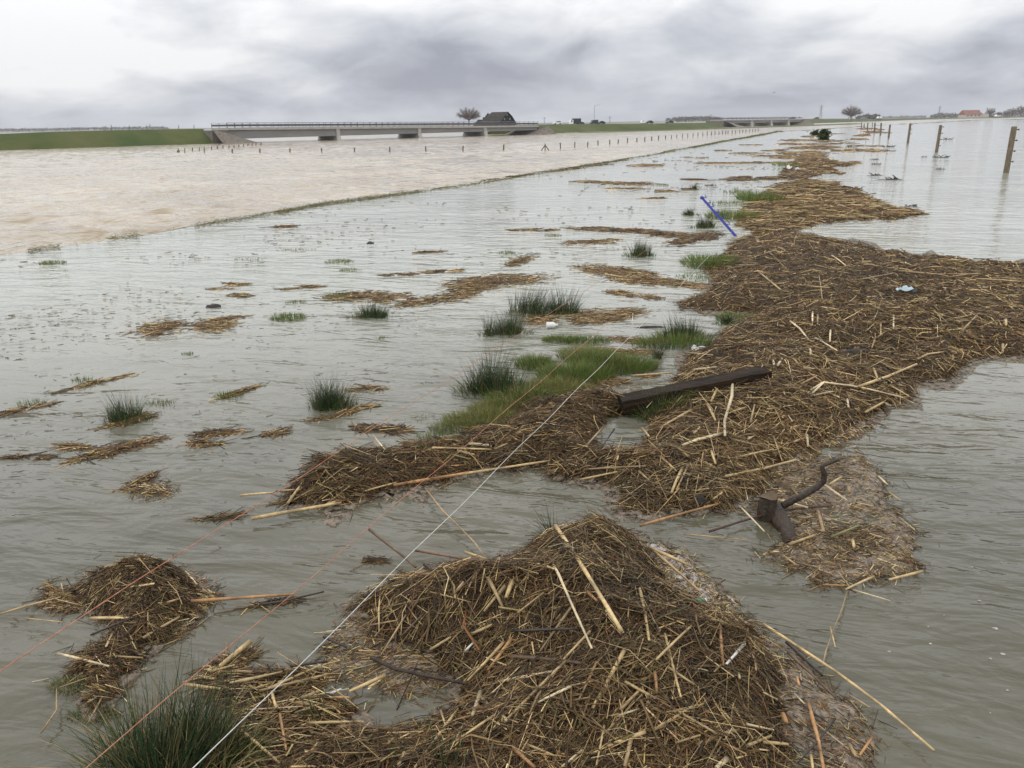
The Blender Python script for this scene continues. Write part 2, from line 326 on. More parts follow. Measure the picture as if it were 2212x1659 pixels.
# submerged bank that carries the upper water: crest just under / over the surface, slope down to the river side
def bank_mesh():
    pts = [np.array(p, float) for p in edge[1:]]
    res = []
    for a, b in zip(pts[:-1], pts[1:]):
        n = max(2, int(np.linalg.norm(b - a) / max(0.25, 0.012 * np.linalg.norm(a))))
        n = min(n, 60)
        for k in range(n): res.append(a + (b - a) * k / n)
    res.append(pts[-1]); res = np.array(res)
    t = np.gradient(res, axis=0); t /= np.linalg.norm(t, axis=1)[:, None]
    nrm = np.stack([-t[:, 1], t[:, 0]], 1)                 # to the river side (left of travel)
    D = np.hypot(res[:, 0], res[:, 1])
    V = []; K = 8
    w = np.minimum(0.30 + 0.012 * D, 1.5)
    crest = -0.032 - 0.02 * np.exp(-((D - 14) / 2.5) ** 2) + 0.09 * (fbm(res[:, 0] * 0.9, res[:, 1] * 0.9, 3, 4) - 0.36) * (1 + D / 60)
    offs = [(-1.0, None, -0.25), (-0.55, 0.15, 0), (-0.2, 0.8, 0), (0.0, 1.0, 0), (0.25, 0.9, 0), (0.6, 0.2, 0), (1.0, None, -0.3), (None, None, 0)]
    for i, (o_, cf, zz) in enumerate(offs):
        if i == 7: p = res + nrm * (w * 1.0 + 7.0)[:, None]; z = np.full(len(res), LOW - 0.6)
        else:
            wob = 1 + 0.5 * (fbm(res[:, 0] * 1.5, res[:, 1] * 1.5, 9 + i, 2) - 0.5)
            p = res + nrm * (w * o_ * wob)[:, None]
            z = np.full(len(res), zz) if cf is None else crest * cf + 0.03 * (fbm(p[:, 0] * 4, p[:, 1] * 4, 5, 2) - 0.5) - (1 - cf) * 0.05
        V.append(np.column_stack([p, z]))
    n = len(res); V = np.concatenate(V)
    Fc = [(k * n + i, k * n + i + 1, (k + 1) * n + i + 1, (k + 1) * n + i) for k in range(K - 1) for i in range(n - 1)]
    return V, np.array(Fc)
v, fc = bank_mesh(); bank = structure(mesh_obj('submerged_bank', v, fc, M_BANK, smooth=True))

def dike(name, water_px, crest_px, run=9.0, top=9.0, ext0=None, ext1=None, mat_=M_DIKE, level=LOW):
    """turf dike: toe on the water, crest height from the crest line seen against the sky"""
    toe = [G(x, y, level) for x, y in water_px]
    cx = np.array([c[0] for c in crest_px]); cy = np.array([c[1] for c in crest_px])
    pts = []
    for (x, y), p in zip(water_px, toe):
        D = dist(p) + run
        yc = np.interp(x, cx, cy); z = at_dist(x, yc, D)[2]
        pts.append((p, z))
    T = np.array([p[:2] for p, _ in pts]); Z = np.array([z for _, z in pts])
    if ext0: d = T[0] - T[1]; d /= np.linalg.norm(d); T = np.vstack([T[0] + d * ext0, T]); Z = np.r_[Z[0], Z]
    if ext1: d = T[-1] - T[-2]; d /= np.linalg.norm(d); T = np.vstack([T, T[-1] + d * ext1]); Z = np.r_[Z, Z[-1]]
    res = []; zz = []
    for i in range(len(T) - 1):
        n = max(2, min(40, int(np.linalg.norm(T[i + 1] - T[i]) / 3)))
        for k in range(n): res.append(T[i] + (T[i + 1] - T[i]) * k / n); zz.append(Z[i] + (Z[i + 1] - Z[i]) * k / n)
    res.append(T[-1]); zz.append(Z[-1]); res = np.array(res); zz = np.array(zz)
    t = np.gradient(res, axis=0); t /= np.linalg.norm(t, axis=1)[:, None]
    nr = np.stack([-t[:, 1], t[:, 0]], 1)
    rows = []
    prof = [(-1.5, -0.8, 0), (0.0, 0.0, 1), (run * 0.33, 0.36, 1), (run * 0.7, 0.74, 1), (run, 1.0, 0.5), (run + top, 1.0, 0.3), (run + top + run, -0.1, 0)]
    for j, (o_, hf, jn) in enumerate(prof):
        p = res + nr * (o_ + jn * 0.8 * (fbm(res[:, 0] * 0.15, res[:, 1] * 0.15, 31 + j, 3) - 0.5))[:, None]
        z = level + (zz - level) * hf if hf > -0.5 else np.full(len(res), level - 0.8)
        z = z + jn * 0.18 * (fbm(res[:, 0] * 0.4, res[:, 1] * 0.4, 51 + j, 3) - 0.5)
        rows.append(np.column_stack([p, z]))
    n = len(res); V = np.concatenate(rows)
    Fc = [(k * n + i, k * n + i + 1, (k + 1) * n + i + 1, (k + 1) * n + i) for k in range(len(prof) - 1) for i in range(n - 1)]
    Fc = [tuple(g) for g in Fc]
    Fc.append(tuple(k * n for k in range(len(prof)))); Fc.append(tuple(k * n + n - 1 for k in range(len(prof) - 1, -1, -1)))
    return structure(mesh_obj(name, V, Fc, mat_, smooth=False))
dike('dike', [(0, 325), (120, 321.5), (250, 317.5), (380, 313), (468, 310.5)], [(0, 289.5), (130, 285.5), (300, 280.5), (440, 278), (480, 277.5)], run=8, ext0=220)
dike('dike', [(1178, 289), (1240, 286.5), (1300, 284), (1420, 281), (1500, 278.5), (1568, 275.5)], [(1178, 270), (1240, 268), (1330, 266.7), (1450, 266), (1568, 264)], run=9)
dike('dike', [(1742, 266.6), (1800, 265), (1850, 263.3), (1950, 260), (2050, 257), (2212, 253.6)], [(1742, 256.3), (1850, 256.5), (1950, 256.2), (2050, 254.2), (2130, 253), (2212, 251)], run=14, top=12, ext1=400)
dike('low_bank', [(1290, 287), (1400, 283.6), (1497, 281), (1620, 277), (1747, 272.5), (1864, 268)], [(1290, 286), (1400, 281.8), (1497, 279), (1620, 275), (1747, 270.3), (1864, 266)], run=3, top=4, mat_=M_BANK)

# ------------------------------------------------------------------ floating reed debris
def tri_pieces(P, d, L, Wd, asp, col, bend=None):
    """many little reed pieces as three-sided prisms; returns verts, quads, colours"""
    n = len(P); d = d / np.linalg.norm(d, axis=1)[:, None]
    up = np.tile(np.array([0, 0, 1.0]), (n, 1)); s = np.cross(d, up); s /= (np.linalg.norm(s, axis=1)[:, None] + 1e-9); u2 = np.cross(s, d)
    roll = rng.uniform(0, 2 * math.pi, n)
    rings = [(-0.5, 1.0), (0.5, 0.75)] if bend is None else [(-0.5, 1.0), (0.0, 0.95), (0.5, 0.7)]
    V = []
    for (t, w) in rings:
        c = P + d * (t * L)[:, None]
        if bend is not None and t == 0.0: c = c + (s * np.cos(roll)[:, None] + u2 * np.abs(np.sin(roll))[:, None]) * (bend * L)[:, None]
        for k in range(3):
            a = roll + 2 * math.pi * k / 3
            V.append(c + s * (np.cos(a) * Wd * 0.5 * w)[:, None] + u2 * (np.sin(a) * Wd * 0.5 * asp * w)[:, None])
    R = len(rings); V = np.stack(V, 1).reshape(-1, 3)
    base = np.arange(n)[:, None] * (3 * R); Fc = []
    for j in range(R - 1):
        for k in range(3):
            q = np.array([j * 3 + k, j * 3 + (k + 1) % 3, (j + 1) * 3 + (k + 1) % 3, (j + 1) * 3 + k])
            Fc.append(base + q[None, :])
    Fc = np.stack(Fc, 1).reshape(-1, 4)
    return V, Fc, np.repeat(col, 3 * R, axis=0)
def merge(chunks):
    V = []; Fc = []; C = []; k = 0
    for v, fcs, c in chunks: V.append(v); Fc.append(fcs + k); C.append(c); k += len(v)
    return np.concatenate(V), np.concatenate(Fc), np.concatenate(C)
PAL = np.array([(0.027, 0.0145, 0.0062), (0.066, 0.037, 0.015), (0.130, 0.079, 0.032), (0.220, 0.142, 0.060), (0.46, 0.325, 0.140), (0.64, 0.49, 0.265), (0.105, 0.082, 0.024), (0.20, 0.088, 0.030)])
def palette(n, wts):
    w = np.array(wts, float); w /= w.sum()
    c = PAL[rng.choice(len(PAL), n, p=w)]; return np.clip(c * rng.uniform(0.7, 1.35, (n, 1)) * rng.uniform(0.93, 1.07, (n, 3)), 0, 0.8)
WT_FORE = (14, 22, 24, 18, 12, 3.0, 8, 5); WT_MID = (8, 18, 26, 26, 17, 4, 5, 4); WT_FAR = (8, 18, 32, 26, 12, 3, 4, 5); WT_DARK = (24, 32, 24, 11, 5, 1, 7, 6)

def jitter_poly(pts, seed, amp=6.0, step=14.0):
    out = []
    for (x0, y0), (x1, y1) in zip(pts, pts[1:] + pts[:1]):
        n = max(1, int(math.hypot(x1 - x0, y1 - y0) / step))
        for k in range(n): out.append((x0 + (x1 - x0) * k / n, y0 + (y1 - y0) * k / n))
    a = np.array(out); sc = 1 / 22.0; vs = np.clip((a[:, 1] - 255) / 500, 0.08, 1.3)
    a[:, 0] += amp * 2 * vs * (fbm(a[:, 0] * sc, a[:, 1] * sc, seed, 2) - 0.5) * 2
    a[:, 1] += amp * vs * (fbm(a[:, 0] * sc, a[:, 1] * sc, seed + 5, 2) - 0.5) * 2
    return a
def inside(x, y, poly):
    x = np.asarray(x); y = np.asarray(y); r = np.zeros(x.shape, bool); j = len(poly) - 1
    for i in range(len(poly)):
        xi, yi = poly[i]; xj, yj = poly[j]
        c = ((yi > y) != (yj > y)) & (x < (xj - xi) * (y - yi) / (yj - yi + 1e-12) + xi); r ^= c; j = i
    return r
def edge_dist(x, y, poly):
    d = np.full(x.shape, 1e9)
    for (x0, y0), (x1, y1) in zip(poly, np.roll(poly, -1, axis=0)):
        dx, dy = x1 - x0, y1 - y0; t = np.clip(((x - x0) * dx + (y - y0) * dy) / (dx * dx + dy * dy + 1e-12), 0, 1)
        d = np.minimum(d, np.hypot(x - x0 - t * dx, y - y0 - t * dy))
    return d
HEAPS = []
class Heap:
    """a debris heap: outline on the water, height by distance from the edge, humps"""
    def __init__(s, outline, hmax, width, seed, humps=(), holes=(), rough=0.45, amp=11.0):
        s.pp = jitter_poly(list(outline), seed, amp); s.hp = [jitter_poly(list(h), seed + 40 + i, amp * 0.6) for i, h in enumerate(holes)]
        s.wp = G(s.pp[:, 0], s.pp[:, 1])[:, :2]; s.wh = [G(h[:, 0], h[:, 1])[:, :2] for h in s.hp]
        s.hmax, s.width, s.seed, s.rough = hmax, width, seed, rough
        s.humps = [(G(x, y)[:2], rad, hh) for x, y, rad, hh in humps]
        HEAPS.append(s)
    def h(s, x, y):
        ins = inside(x, y, s.wp); d = edge_dist(x, y, s.wp)
        for w in s.wh: ins &= ~inside(x, y, w); d = np.minimum(d, edge_dist(x, y, w))
        D = np.hypot(x, y)
        wd = s.width * np.maximum(1, D / 6)
        base = 1 - np.exp(-d / wd)
        n = fbm(x * 1.6, y * 1.6, s.seed, 4) - 0.5; n2 = fbm(x * 9, y * 9, s.seed + 3, 3) - 0.5
        z = s.hmax * base * (1 + 1.2 * s.rough * n * 2) + 0.085 * n2 * base
        for c, rad, hh in s.humps:
            q = np.hypot(x - c[0], y - c[1]) / rad; z = z + hh * np.exp(-q * q) * base
        return np.where(ins, z, -0.03), ins
    def bbox(s): return s.pp[:, 0].min(), s.pp[:, 0].max(), s.pp[:, 1].min(), s.pp[:, 1].max()
def surf(x, y):
    x = np.asarray(x, float); y = np.asarray(y, float); z = np.zeros(x.shape)
    for hp in HEAPS:
        lo = hp.wp.min(0) - 0.1; hi = hp.wp.max(0) + 0.1
        m = (x > lo[0]) & (x < hi[0]) & (y > lo[1]) & (y < hi[1])
        if m.any(): zz = z[m]; h, i = hp.h(x[m], y[m]); z[m] = np.maximum(zz, np.where(i, h, 0))
    return z
def on_surf(px, py, lift=0.0):
    """where the sight line through a pixel meets the debris or the water"""
    px = np.atleast_1d(np.asarray(px, float)); py = np.atleast_1d(np.asarray(py, float)); z = np.zeros(px.shape)
    for _ in range(6):
        p = G(px, py, z + lift); z = 0.5 * z + 0.5 * surf(p[:, 0], p[:, 1])
    return G(px, py, z + lift)

def scatter(hp, n, lmin, lmax, wmin, wmax, wts, theta=0.4, spread=0.7, align=0.5, zlift=(0.0, 0.02), tilt=0.13, bendf=0.25, flat=0.3, mask=None):
    x0, x1, y0, y1 = hp.bbox(); xs = []; ys = []; got = 0
    while got < n:
        qx = rng.uniform(x0, x1, n * 2); qy = rng.uniform(y0, y1, n * 2); k = inside(qx, qy, hp.pp)
        for h in hp.hp: k &= ~inside(qx, qy, h)
        if mask is not None: k &= mask(qx, qy)
        xs.append(qx[k]); ys.append(qy[k]); got += k.sum()
    xs = np.concatenate(xs)[:n]; ys = np.concatenate(ys)[:n]
    P = G(xs, ys); z, _ = hp.h(P[:, 0], P[:, 1]); e = 0.05
    hx = (hp.h(P[:, 0] + e, P[:, 1])[0] - z) / e; hy = (hp.h(P[:, 0], P[:, 1] + e)[0] - z) / e
    P[:, 2] = np.maximum(z, 0) + rng.uniform(*zlift, n)
    yaw = np.where(rng.random(n) < align, rng.normal(theta, spread * 0.5, n), rng.uniform(0, math.pi, n)) + math.pi * (rng.random(n) < 0.5)
    d = np.stack([np.cos(yaw), np.sin(yaw), np.clip(hx * np.cos(yaw) + hy * np.sin(yaw), -0.8, 0.8) + rng.normal(0, tilt, n)], 1)
    D = np.hypot(P[:, 0], P[:, 1]); mpp = D / 796.0
    L = rng.uniform(lmin, lmax, n) * rng.uniform(0.6, 1.2, n) * np.clip(D / 9, 1, 2.5); d[:, 2] *= np.clip(8.0 / D, 0.1, 1); Wd = np.maximum(rng.uniform(wmin, wmax, n), mpp * rng.uniform(0.45, 0.9, n))
    asp = np.where(rng.random(n) < flat, 0.25, 1.0); C = palette(n, wts) * (0.52 + 0.85 * fbm(P[:, 0] * 2.6, P[:, 1] * 2.6, hp.seed + 9, 4))[:, None]
    bent = rng.random(n) < bendf; ch = []
    if (~bent).any(): i = ~bent; ch.append(tri_pieces(P[i], d[i], L[i], Wd[i], asp[i], C[i]))
    if bent.any(): i = bent; ch.append(tri_pieces(P[i], d[i], L[i], Wd[i], asp[i], C[i], rng.uniform(-0.16, 0.16, i.sum())))
    return merge(ch)
def mound_mesh(hp, step, name, parent, m=M_MOUND):
    x0, x1, y0, y1 = hp.bbox(); gx = np.arange(x0 - step, x1 + step, step); sy = step
    ys = [y0 - 2.0]
    while ys[-1] < y1 + step: ys.append(ys[-1] + max(0.6, sy * min(1.0, (ys[-1] - 250) / 420.0)))
    gy = np.array(ys); X, Y = np.meshgrid(gx, gy); P = G(X.ravel(), Y.ravel()); z, ins = hp.h(P[:, 0], P[:, 1]); P[:, 2] = z
    nx, ny = len(gx), len(gy); idx = np.arange(nx * ny).reshape(ny, nx)
    q = np.stack([idx[:-1, :-1], idx[1:, :-1], idx[1:, 1:], idx[:-1, 1:]], -1).reshape(-1, 4)
    keep = ins[q].any(1); q = q[keep]
    used = np.unique(q); remap = np.full(nx * ny, -1); remap[used] = np.arange(len(used))
    return mesh_obj(name, P[used], remap[q], m, parent, smooth=True)
def fringe(hp, n, spread=1.0):
    # loose pieces drifting off the rim
    i = rng.integers(0, len(hp.pp), n); q = hp.pp[i]; vs = np.clip((q[:, 1] - 255) / 600, 0.05, 1.3)
    px = q[:, 0] + rng.normal(0, 10, n) * vs * spread * rng.uniform(0.3, 1.6, n); py = q[:, 1] + rng.normal(0, 6, n) * vs * spread * rng.uniform(0.3, 1.6, n)
    P = G(px, py); P[:, 2] = surf(P[:, 0], P[:, 1]) + rng.uniform(0, 0.006, n); D = np.hypot(P[:, 0], P[:, 1])
    yaw = rng.uniform(0, 6.28, n); d = np.stack([np.cos(yaw), np.sin(yaw), rng.normal(0, 0.1, n)], 1)
    return tri_pieces(P, d, rng.uniform(0.012, 0.10, n) * np.maximum(1, D / 8), np.maximum(rng.uniform(0.0015, 0.004, n), D / 796 * 0.5), np.full(n, 0.7), palette(n, (14, 24, 26, 16, 8, 4, 6, 8)))
def scum_rim(hp, e, wmax):
    # ragged skirt of scum on the water along parts of the rim
    p = hp.pp; n = len(p); t = np.roll(p, -1, 0) - np.roll(p, 1, 0); t /= np.linalg.norm(t, axis=1)[:, None] + 1e-9; area = np.sum(p[:, 0] * np.roll(p[:, 1], -1) - np.roll(p[:, 0], -1) * p[:, 1])
    nr = np.stack([t[:, 1], -t[:, 0]], 1) * (1 if area > 0 else -1); vs = np.clip((p[:, 1] - 255) / 700, 0.05, 1.2)
    w = wmax * vs * np.clip(fbm(p[:, 0] / 60, p[:, 1] / 60, hp.seed + 21, 3) * 2.6 - 0.95, 0, 1) * (0.35 + 1.3 * vnoise(p[:, 0] / 9, p[:, 1] / 9, 5))
    a = p - nr * 8 * vs[:, None]; m = p + nr * (w * 0.5)[:, None]; b = p + nr * np.stack([w, w * 0.8], 1)
    V = np.concatenate([G(a[:, 0], a[:, 1], 0.012), G(m[:, 0], m[:, 1], 0.007), G(b[:, 0], b[:, 1], -0.003)]); i = np.arange(n); j = (i + 1) % n
    mesh_obj('scum_rim', V - np.array(e.location), np.concatenate([np.stack([i, j, n + j, n + i], 1), np.stack([n + i, n + j, 2 * n + j, 2 * n + i], 1)]), M_SCUM, e, smooth=True)
def debris_heap(hp, label, layers, step=6.0, cat='debris heap', mound=True, name='debris_heap', fr=1500, rim=0):
    c = hp.wp.mean(0); e = empty(name, (c[0], c[1], 0.0)); tag(e, label, cat)
    bpy.context.view_layer.update(); off = np.array([c[0], c[1], 0.0])
    if mound:
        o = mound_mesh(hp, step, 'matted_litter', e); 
        co = np.empty(len(o.data.vertices) * 3, np.float32); o.data.vertices.foreach_get('co', co); co = co.reshape(-1, 3) - off; o.data.vertices.foreach_set('co', co.ravel().astype(np.float32)); o.data.update()
    if rim: scum_rim(hp, e, rim)
    v, fcs, cl = merge([scatter(hp, **ly) for ly in layers] + [fringe(hp, fr)])
    o = mesh_obj('reed_fragments', v - off, fcs, M_FRAG, e, cols=cl); o['kind'] = 'stuff'
    return e

A = 1.0     # density
hp1 = Heap([(765, 1325), (800, 1290), (880, 1255), (980, 1240), (1060, 1235), (1130, 1210), (1180, 1165), (1240, 1135), (1320, 1130), (1385, 1180), (1440, 1262), (1540, 1325), (1635, 1370), (1672, 1440), (1685, 1540),
            (1690, 1610), (1680, 1700), (1690, 1800), (560, 1800), (620, 1640), (690, 1600), (760, 1580), (880, 1590), (960, 1560), (1010, 1480), (960, 1430), (850, 1400)],
           0.085, 0.16, 101, humps=[(1230, 1330, 0.42, 0.11), (1000, 1320, 0.30, 0.09), (1500, 1440, 0.36, 0.08), (1290, 1210, 0.22, 0.08), (1050, 1480, 0.2, -0.06)])
debris_heap(hp1, 'big foreground heap of dark matted reed debris strewn with straw-coloured stems', [
    dict(n=46000, lmin=0.010, lmax=0.055, wmin=0.0015, wmax=0.0042, wts=WT_DARK, theta=0.9, align=0.25, zlift=(0, 0.016), tilt=0.17, flat=0.6, bendf=0.1),
    dict(n=12000, lmin=0.03, lmax=0.11, wmin=0.0014, wmax=0.0036, wts=WT_FORE, theta=0.7, align=0.35, spread=1.2, zlift=(0.004, 0.024), tilt=0.16, flat=0.45),
    dict(n=1500, lmin=0.06, lmax=0.20, wmin=0.0025, wmax=0.0055, wts=(6, 12, 18, 24, 26, 8, 5, 5), theta=0.7, align=0.3, zlift=(0.012, 0.028), tilt=0.13),
    dict(n=2600, lmin=0.10, lmax=0.28, wmin=0.0008, wmax=0.0016, wts=(14, 24, 24, 16, 10, 2, 8, 4), theta=0.6, align=0.2, zlift=(0.008, 0.035), tilt=0.12, bendf=1.0),
    dict(n=1100, lmin=0.06, lmax=0.20, wmin=0.006, wmax=0.011, wts=(18, 26, 24, 12, 6, 1, 8, 6), theta=0.6, align=0.2, zlift=(0.004, 0.028), tilt=0.14, bendf=1.0, flat=1.0)], step=5, fr=2600, rim=48)
hp2 = Heap([(150, 1285), (200, 1250), (255, 1228), (330, 1222), (395, 1245), (432, 1290), (428, 1330), (380, 1360), (320, 1400), (290, 1440), (240, 1500), (205, 1545), (192, 1530), (205, 1480), (165, 1450), (185, 1410), (250, 1385), (255, 1345), (215, 1320)],
           0.07, 0.10, 103, humps=[(330, 1280, 0.25, 0.09)])
debris_heap(hp2, 'small domed clump of dark reed debris with an orange stem sticking out', [
    dict(n=12000, lmin=0.012, lmax=0.06, wmin=0.0015, wmax=0.004, wts=WT_DARK, theta=0.2, align=0.35, tilt=0.2, flat=0.5),
    dict(n=2200, lmin=0.03, lmax=0.12, wmin=0.002, wmax=0.0045, wts=WT_FORE, theta=0.6, align=0.3, zlift=(0.005, 0.025), tilt=0.18)], step=5, fr=800, rim=32)
hp3 = Heap([(612, 1088), (640, 1048), (700, 1002), (765, 985), (850, 982), (900, 968), (1000, 950), (1080, 918), (1130, 880), (1180, 868), (1330, 858), (1400, 880), (1440, 870), (1460, 820), (1480, 775), (1560, 735), (1610, 700), (1620, 680), (1480, 668), (1470, 655), (1525, 640), (1540, 610), (1520, 575), (1570, 540), (1590, 520), (1640, 505), (1700, 498), (1770, 515), (1850, 528), (1920, 545), (2000, 556), (2120, 568), (2260, 575), (2290, 660), (2260, 765), (2160, 775), (2085, 785), (2060, 812), (1975, 832), (1962, 872), (1860, 910), (1760, 965), (1690, 1020), (1640, 1075), (1560, 1105), (1450, 1112), (1345, 1108), (1325, 1085), (1340, 1045), (1260, 1038), (1200, 1028), (1175, 1004), (1080, 1014), (1000, 1025), (860, 1058), (790, 1080), (700, 1098)],
           0.10, 0.22, 107, humps=[(1650, 900, 0.6, 0.06), (1800, 700, 1.2, 0.08), (700, 1040, 0.4, 0.05)], holes=[[(1275, 940), (1315, 905), (1385, 895), (1412, 925), (1385, 972), (1320, 985), (1275, 972)]])
left_part = lambda x, y: x < 1340
debris_heap(hp3, 'long broad mat of tangled brown reed debris running past the dark beam', [
    dict(n=34000, lmin=0.015, lmax=0.07, wmin=0.002, wmax=0.005, wts=WT_DARK, theta=0.5, align=0.2, tilt=0.16, flat=0.5, bendf=0.2),
    dict(n=22000, lmin=0.025, lmax=0.10, wmin=0.002, wmax=0.005, wts=WT_MID, theta=0.2, spread=1.4, align=0.35, zlift=(0.004, 0.022), tilt=0.16),
    dict(n=7000, lmin=0.06, lmax=0.22, wmin=0.002, wmax=0.005, wts=WT_DARK, theta=0.55, spread=0.7, align=0.75, zlift=(0.01, 0.03), mask=left_part),
    dict(n=2600, lmin=0.07, lmax=0.24, wmin=0.0025, wmax=0.006, wts=(2, 5, 12, 26, 34, 10, 4, 4), theta=0.4, spread=1.6, align=0.4, zlift=(0.012, 0.028), tilt=0.13),
    dict(n=3000, lmin=0.10, lmax=0.30, wmin=0.001, wmax=0.002, wts=(10, 20, 24, 20, 12, 3, 8, 4), theta=0.4, align=0.2, zlift=(0.008, 0.035), tilt=0.12, bendf=1.0),
    dict(n=1500, lmin=0.06, lmax=0.20, wmin=0.006, wmax=0.012, wts=(18, 26, 24, 12, 6, 1, 8, 6), theta=0.4, align=0.2, zlift=(0.004, 0.028), tilt=0.14, bendf=1.0, flat=1.0)], step=5, fr=4200, rim=42)
hp4 = Heap([(1600, 487), (1612, 450), (1650, 420), (1690, 398), (1740, 388), (1800, 396), (1850, 412), (1890, 432), (1935, 448), (1988, 464), (1950, 472), (1880, 472), (1800, 482), (1740, 492), (1690, 500), (1640, 505)],
           0.06, 0.35, 109, amp=16)
debris_heap(hp4, 'pointed mat of brown reed debris just beyond the leaning blue post', [
    dict(n=14000, lmin=0.02, lmax=0.10, wmin=0.003, wmax=0.007, wts=(16, 24, 24, 18, 10, 2, 5, 4), theta=0.1, align=0.3, tilt=0.25), dict(n=900, lmin=0.15, lmax=0.4, wmin=0.004, wmax=0.008, wts=(2, 5, 12, 26, 34, 10, 4, 4), theta=0.3, zlift=(0.02, 0.05))], step=6)
hp5 = Heap([(1688, 386), (1700, 366), (1708, 352), (1722, 344), (1760, 342), (1780, 347), (1815, 349), (1852, 351), (1800, 356), (1790, 366), (1805, 373), (1780, 378), (1740, 384)], 0.05, 0.4, 113, amp=30)
debris_heap(hp5, 'reed debris patch with a white scrap, between the pointed mat and the far strips', [dict(n=4500, lmin=0.06, lmax=0.22, wmin=0.004, wmax=0.008, wts=WT_FAR, theta=0.1, tilt=0.18)], step=5)
# right-hand raft with the stump, mostly fine chaff
hp8 = Heap([(1620, 1105), (1660, 1080), (1690, 1040), (1740, 1010), (1800, 985), (1850, 990), (1880, 1010), (1900, 1050), (1925, 1090), (1950, 1130), (1985, 1170), (2008, 1215), (1990, 1240), (1920, 1252), (1850, 1268), (1780, 1258), (1730, 1230), (1670, 1195), (1700, 1170), (1690, 1130), (1650, 1125)], 0.018, 0.10, 137, amp=20)
e8 = empty('chaff_raft', (*hp8.wp.mean(0), 0)); tag(e8, 'thin pinkish brown raft of reed chaff around the sawn stump', 'debris raft')
def offset_obj(o, e):
    off = np.array(e.location); co = np.empty(len(o.data.vertices) * 3, np.float32); o.data.vertices.foreach_get('co', co)
    o.data.vertices.foreach_set('co', (co.reshape(-1, 3) - off).ravel().astype(np.float32)); o.data.update(); return o
offset_obj(mound_mesh(hp8, 6, 'scum_sheet', e8, M_SKIRT), e8)
dense = lambda x, y: fbm(x / 70, y / 45, 77, 3) + 0.25 * np.exp(-((x - 1780) / 90)**2 - ((y - 1150) / 70)**2) > rng.uniform(0.38, 0.72, x.shape)
v, fc, cl = merge([scatter(hp8, 1900, 0.012, 0.06, 0.0015, 0.0035, WT_FORE, theta=-0.7, mask=dense, tilt=0.1), scatter(hp8, 1900, 0.01, 0.04, 0.002, 0.004, (4, 8, 12, 20, 20, 20, 2, 6), theta=0.2), scatter(hp8, 130, 0.05, 0.14, 0.003, 0.006, (4, 8, 14, 24, 30, 8, 4, 4), theta=-0.6), fringe(hp8, 700)])
o = offset_obj(mesh_obj('reed_fragments', v, fc, M_FRAG, e8, cols=cl), e8); o['kind'] = 'stuff'

def flat_raft(outline, label, seed, n_fine, wts, m, name='chaff_raft', cat='debris raft', n_long=0, theta=0.5, hmax=0.012, fine_len=(0.015, 0.05)):
    hp = Heap(outline, hmax, 0.06, seed, amp=9); HEAPS.remove(hp)
    e = empty(name, (*hp.wp.mean(0), 0)); tag(e, label, cat)
    offset_obj(mound_mesh(hp, 6, 'scum_sheet', e, m), e)
    ly = [scatter(hp, n_fine, *fine_len, 0.0015, 0.0035, wts, theta=theta, tilt=0.08, zlift=(0, 0.008))]
    if n_long: ly.append(scatter(hp, n_long, 0.06, 0.2, 0.003, 0.006, (5, 10, 14, 24, 26, 8, 6, 6), theta=theta, zlift=(0.004, 0.015)))
    ly.append(fringe(hp, 220)); v, fcs, cl = merge(ly); o = offset_obj(mesh_obj('reed_fragments', v, fcs, M_FRAG, e, cols=cl), e); o['kind'] = 'stuff'; return hp
flat_raft([(690, 1420), (720, 1370), (770, 1330), (850, 1385), (960, 1420), (1000, 1470), (960, 1480), (900, 1500), (830, 1500), (780, 1470), (720, 1470), (690, 1470)], 'grey pink scum of chaff filling the notch at the left of the foreground heap', 201, 1200, (4, 8, 14, 20, 12, 6, 4, 8), M_SKIRT, n_long=30)
flat_raft([(430, 1480), (520, 1455), (600, 1440), (700, 1450), (700, 1500), (770, 1530), (740, 1570), (680, 1610), (600, 1700), (520, 1680), (540, 1580), (500, 1530)], 'thin raft of long reed stems and chaff beside the foreground rushes', 203, 2600, WT_FORE, M_MOUND, n_long=420, theta=0.35)
flat_raft([(1640, 1370), (1690, 1395), (1740, 1430), (1790, 1490), (1850, 1530), (1885, 1560), (1890, 1620), (1880, 1720), (1700, 1760), (1640, 1700), (1660, 1600), (1660, 1500)], 'pinkish scum and foam skirt on the outer edge of the foreground heap', 205, 1000, (6, 10, 14, 18, 16, 8, 4, 12), M_SKIRT, n_long=40, theta=-0.6)
flat_raft([(1385, 1170), (1430, 1175), (1480, 1205), (1530, 1255), (1590, 1300), (1640, 1360), (1560, 1335), (1480, 1290), (1425, 1250)], 'pale foam band against the far shoulder of the foreground heap', 207, 700, (2, 5, 8, 14, 16, 22, 2, 6), M_FOAM, name='foam_band', cat='foam', hmax=0.02)
flat_raft([(405, 1250), (440, 1270), (462, 1290), (455, 1310), (430, 1335), (400, 1360), (380, 1370), (410, 1320), (425, 1290)], 'pale foam scum on the side of the small domed clump', 209, 380, (2, 5, 8, 14, 16, 22, 2, 6), M_SCUM, name='foam_band', cat='foam')
flat_raft([(90, 1310), (120, 1275), (160, 1275), (190, 1295), (190, 1320), (150, 1325), (120, 1320)], 'pinkish scum trailing from the small domed clump', 211, 420, (2, 8, 12, 14, 10, 16, 2, 10), M_SCUM, n_long=20)
flat_raft([(1650, 1040), (1700, 1000), (1760, 960), (1850, 920), (1900, 915), (1850, 950), (1780, 975), (1740, 1000), (1690, 1040)], 'pale chaff scum drifting off the edge of the long mat towards open water', 213, 700, (2, 6, 10, 14, 10, 14, 2, 8), M_SCUM)
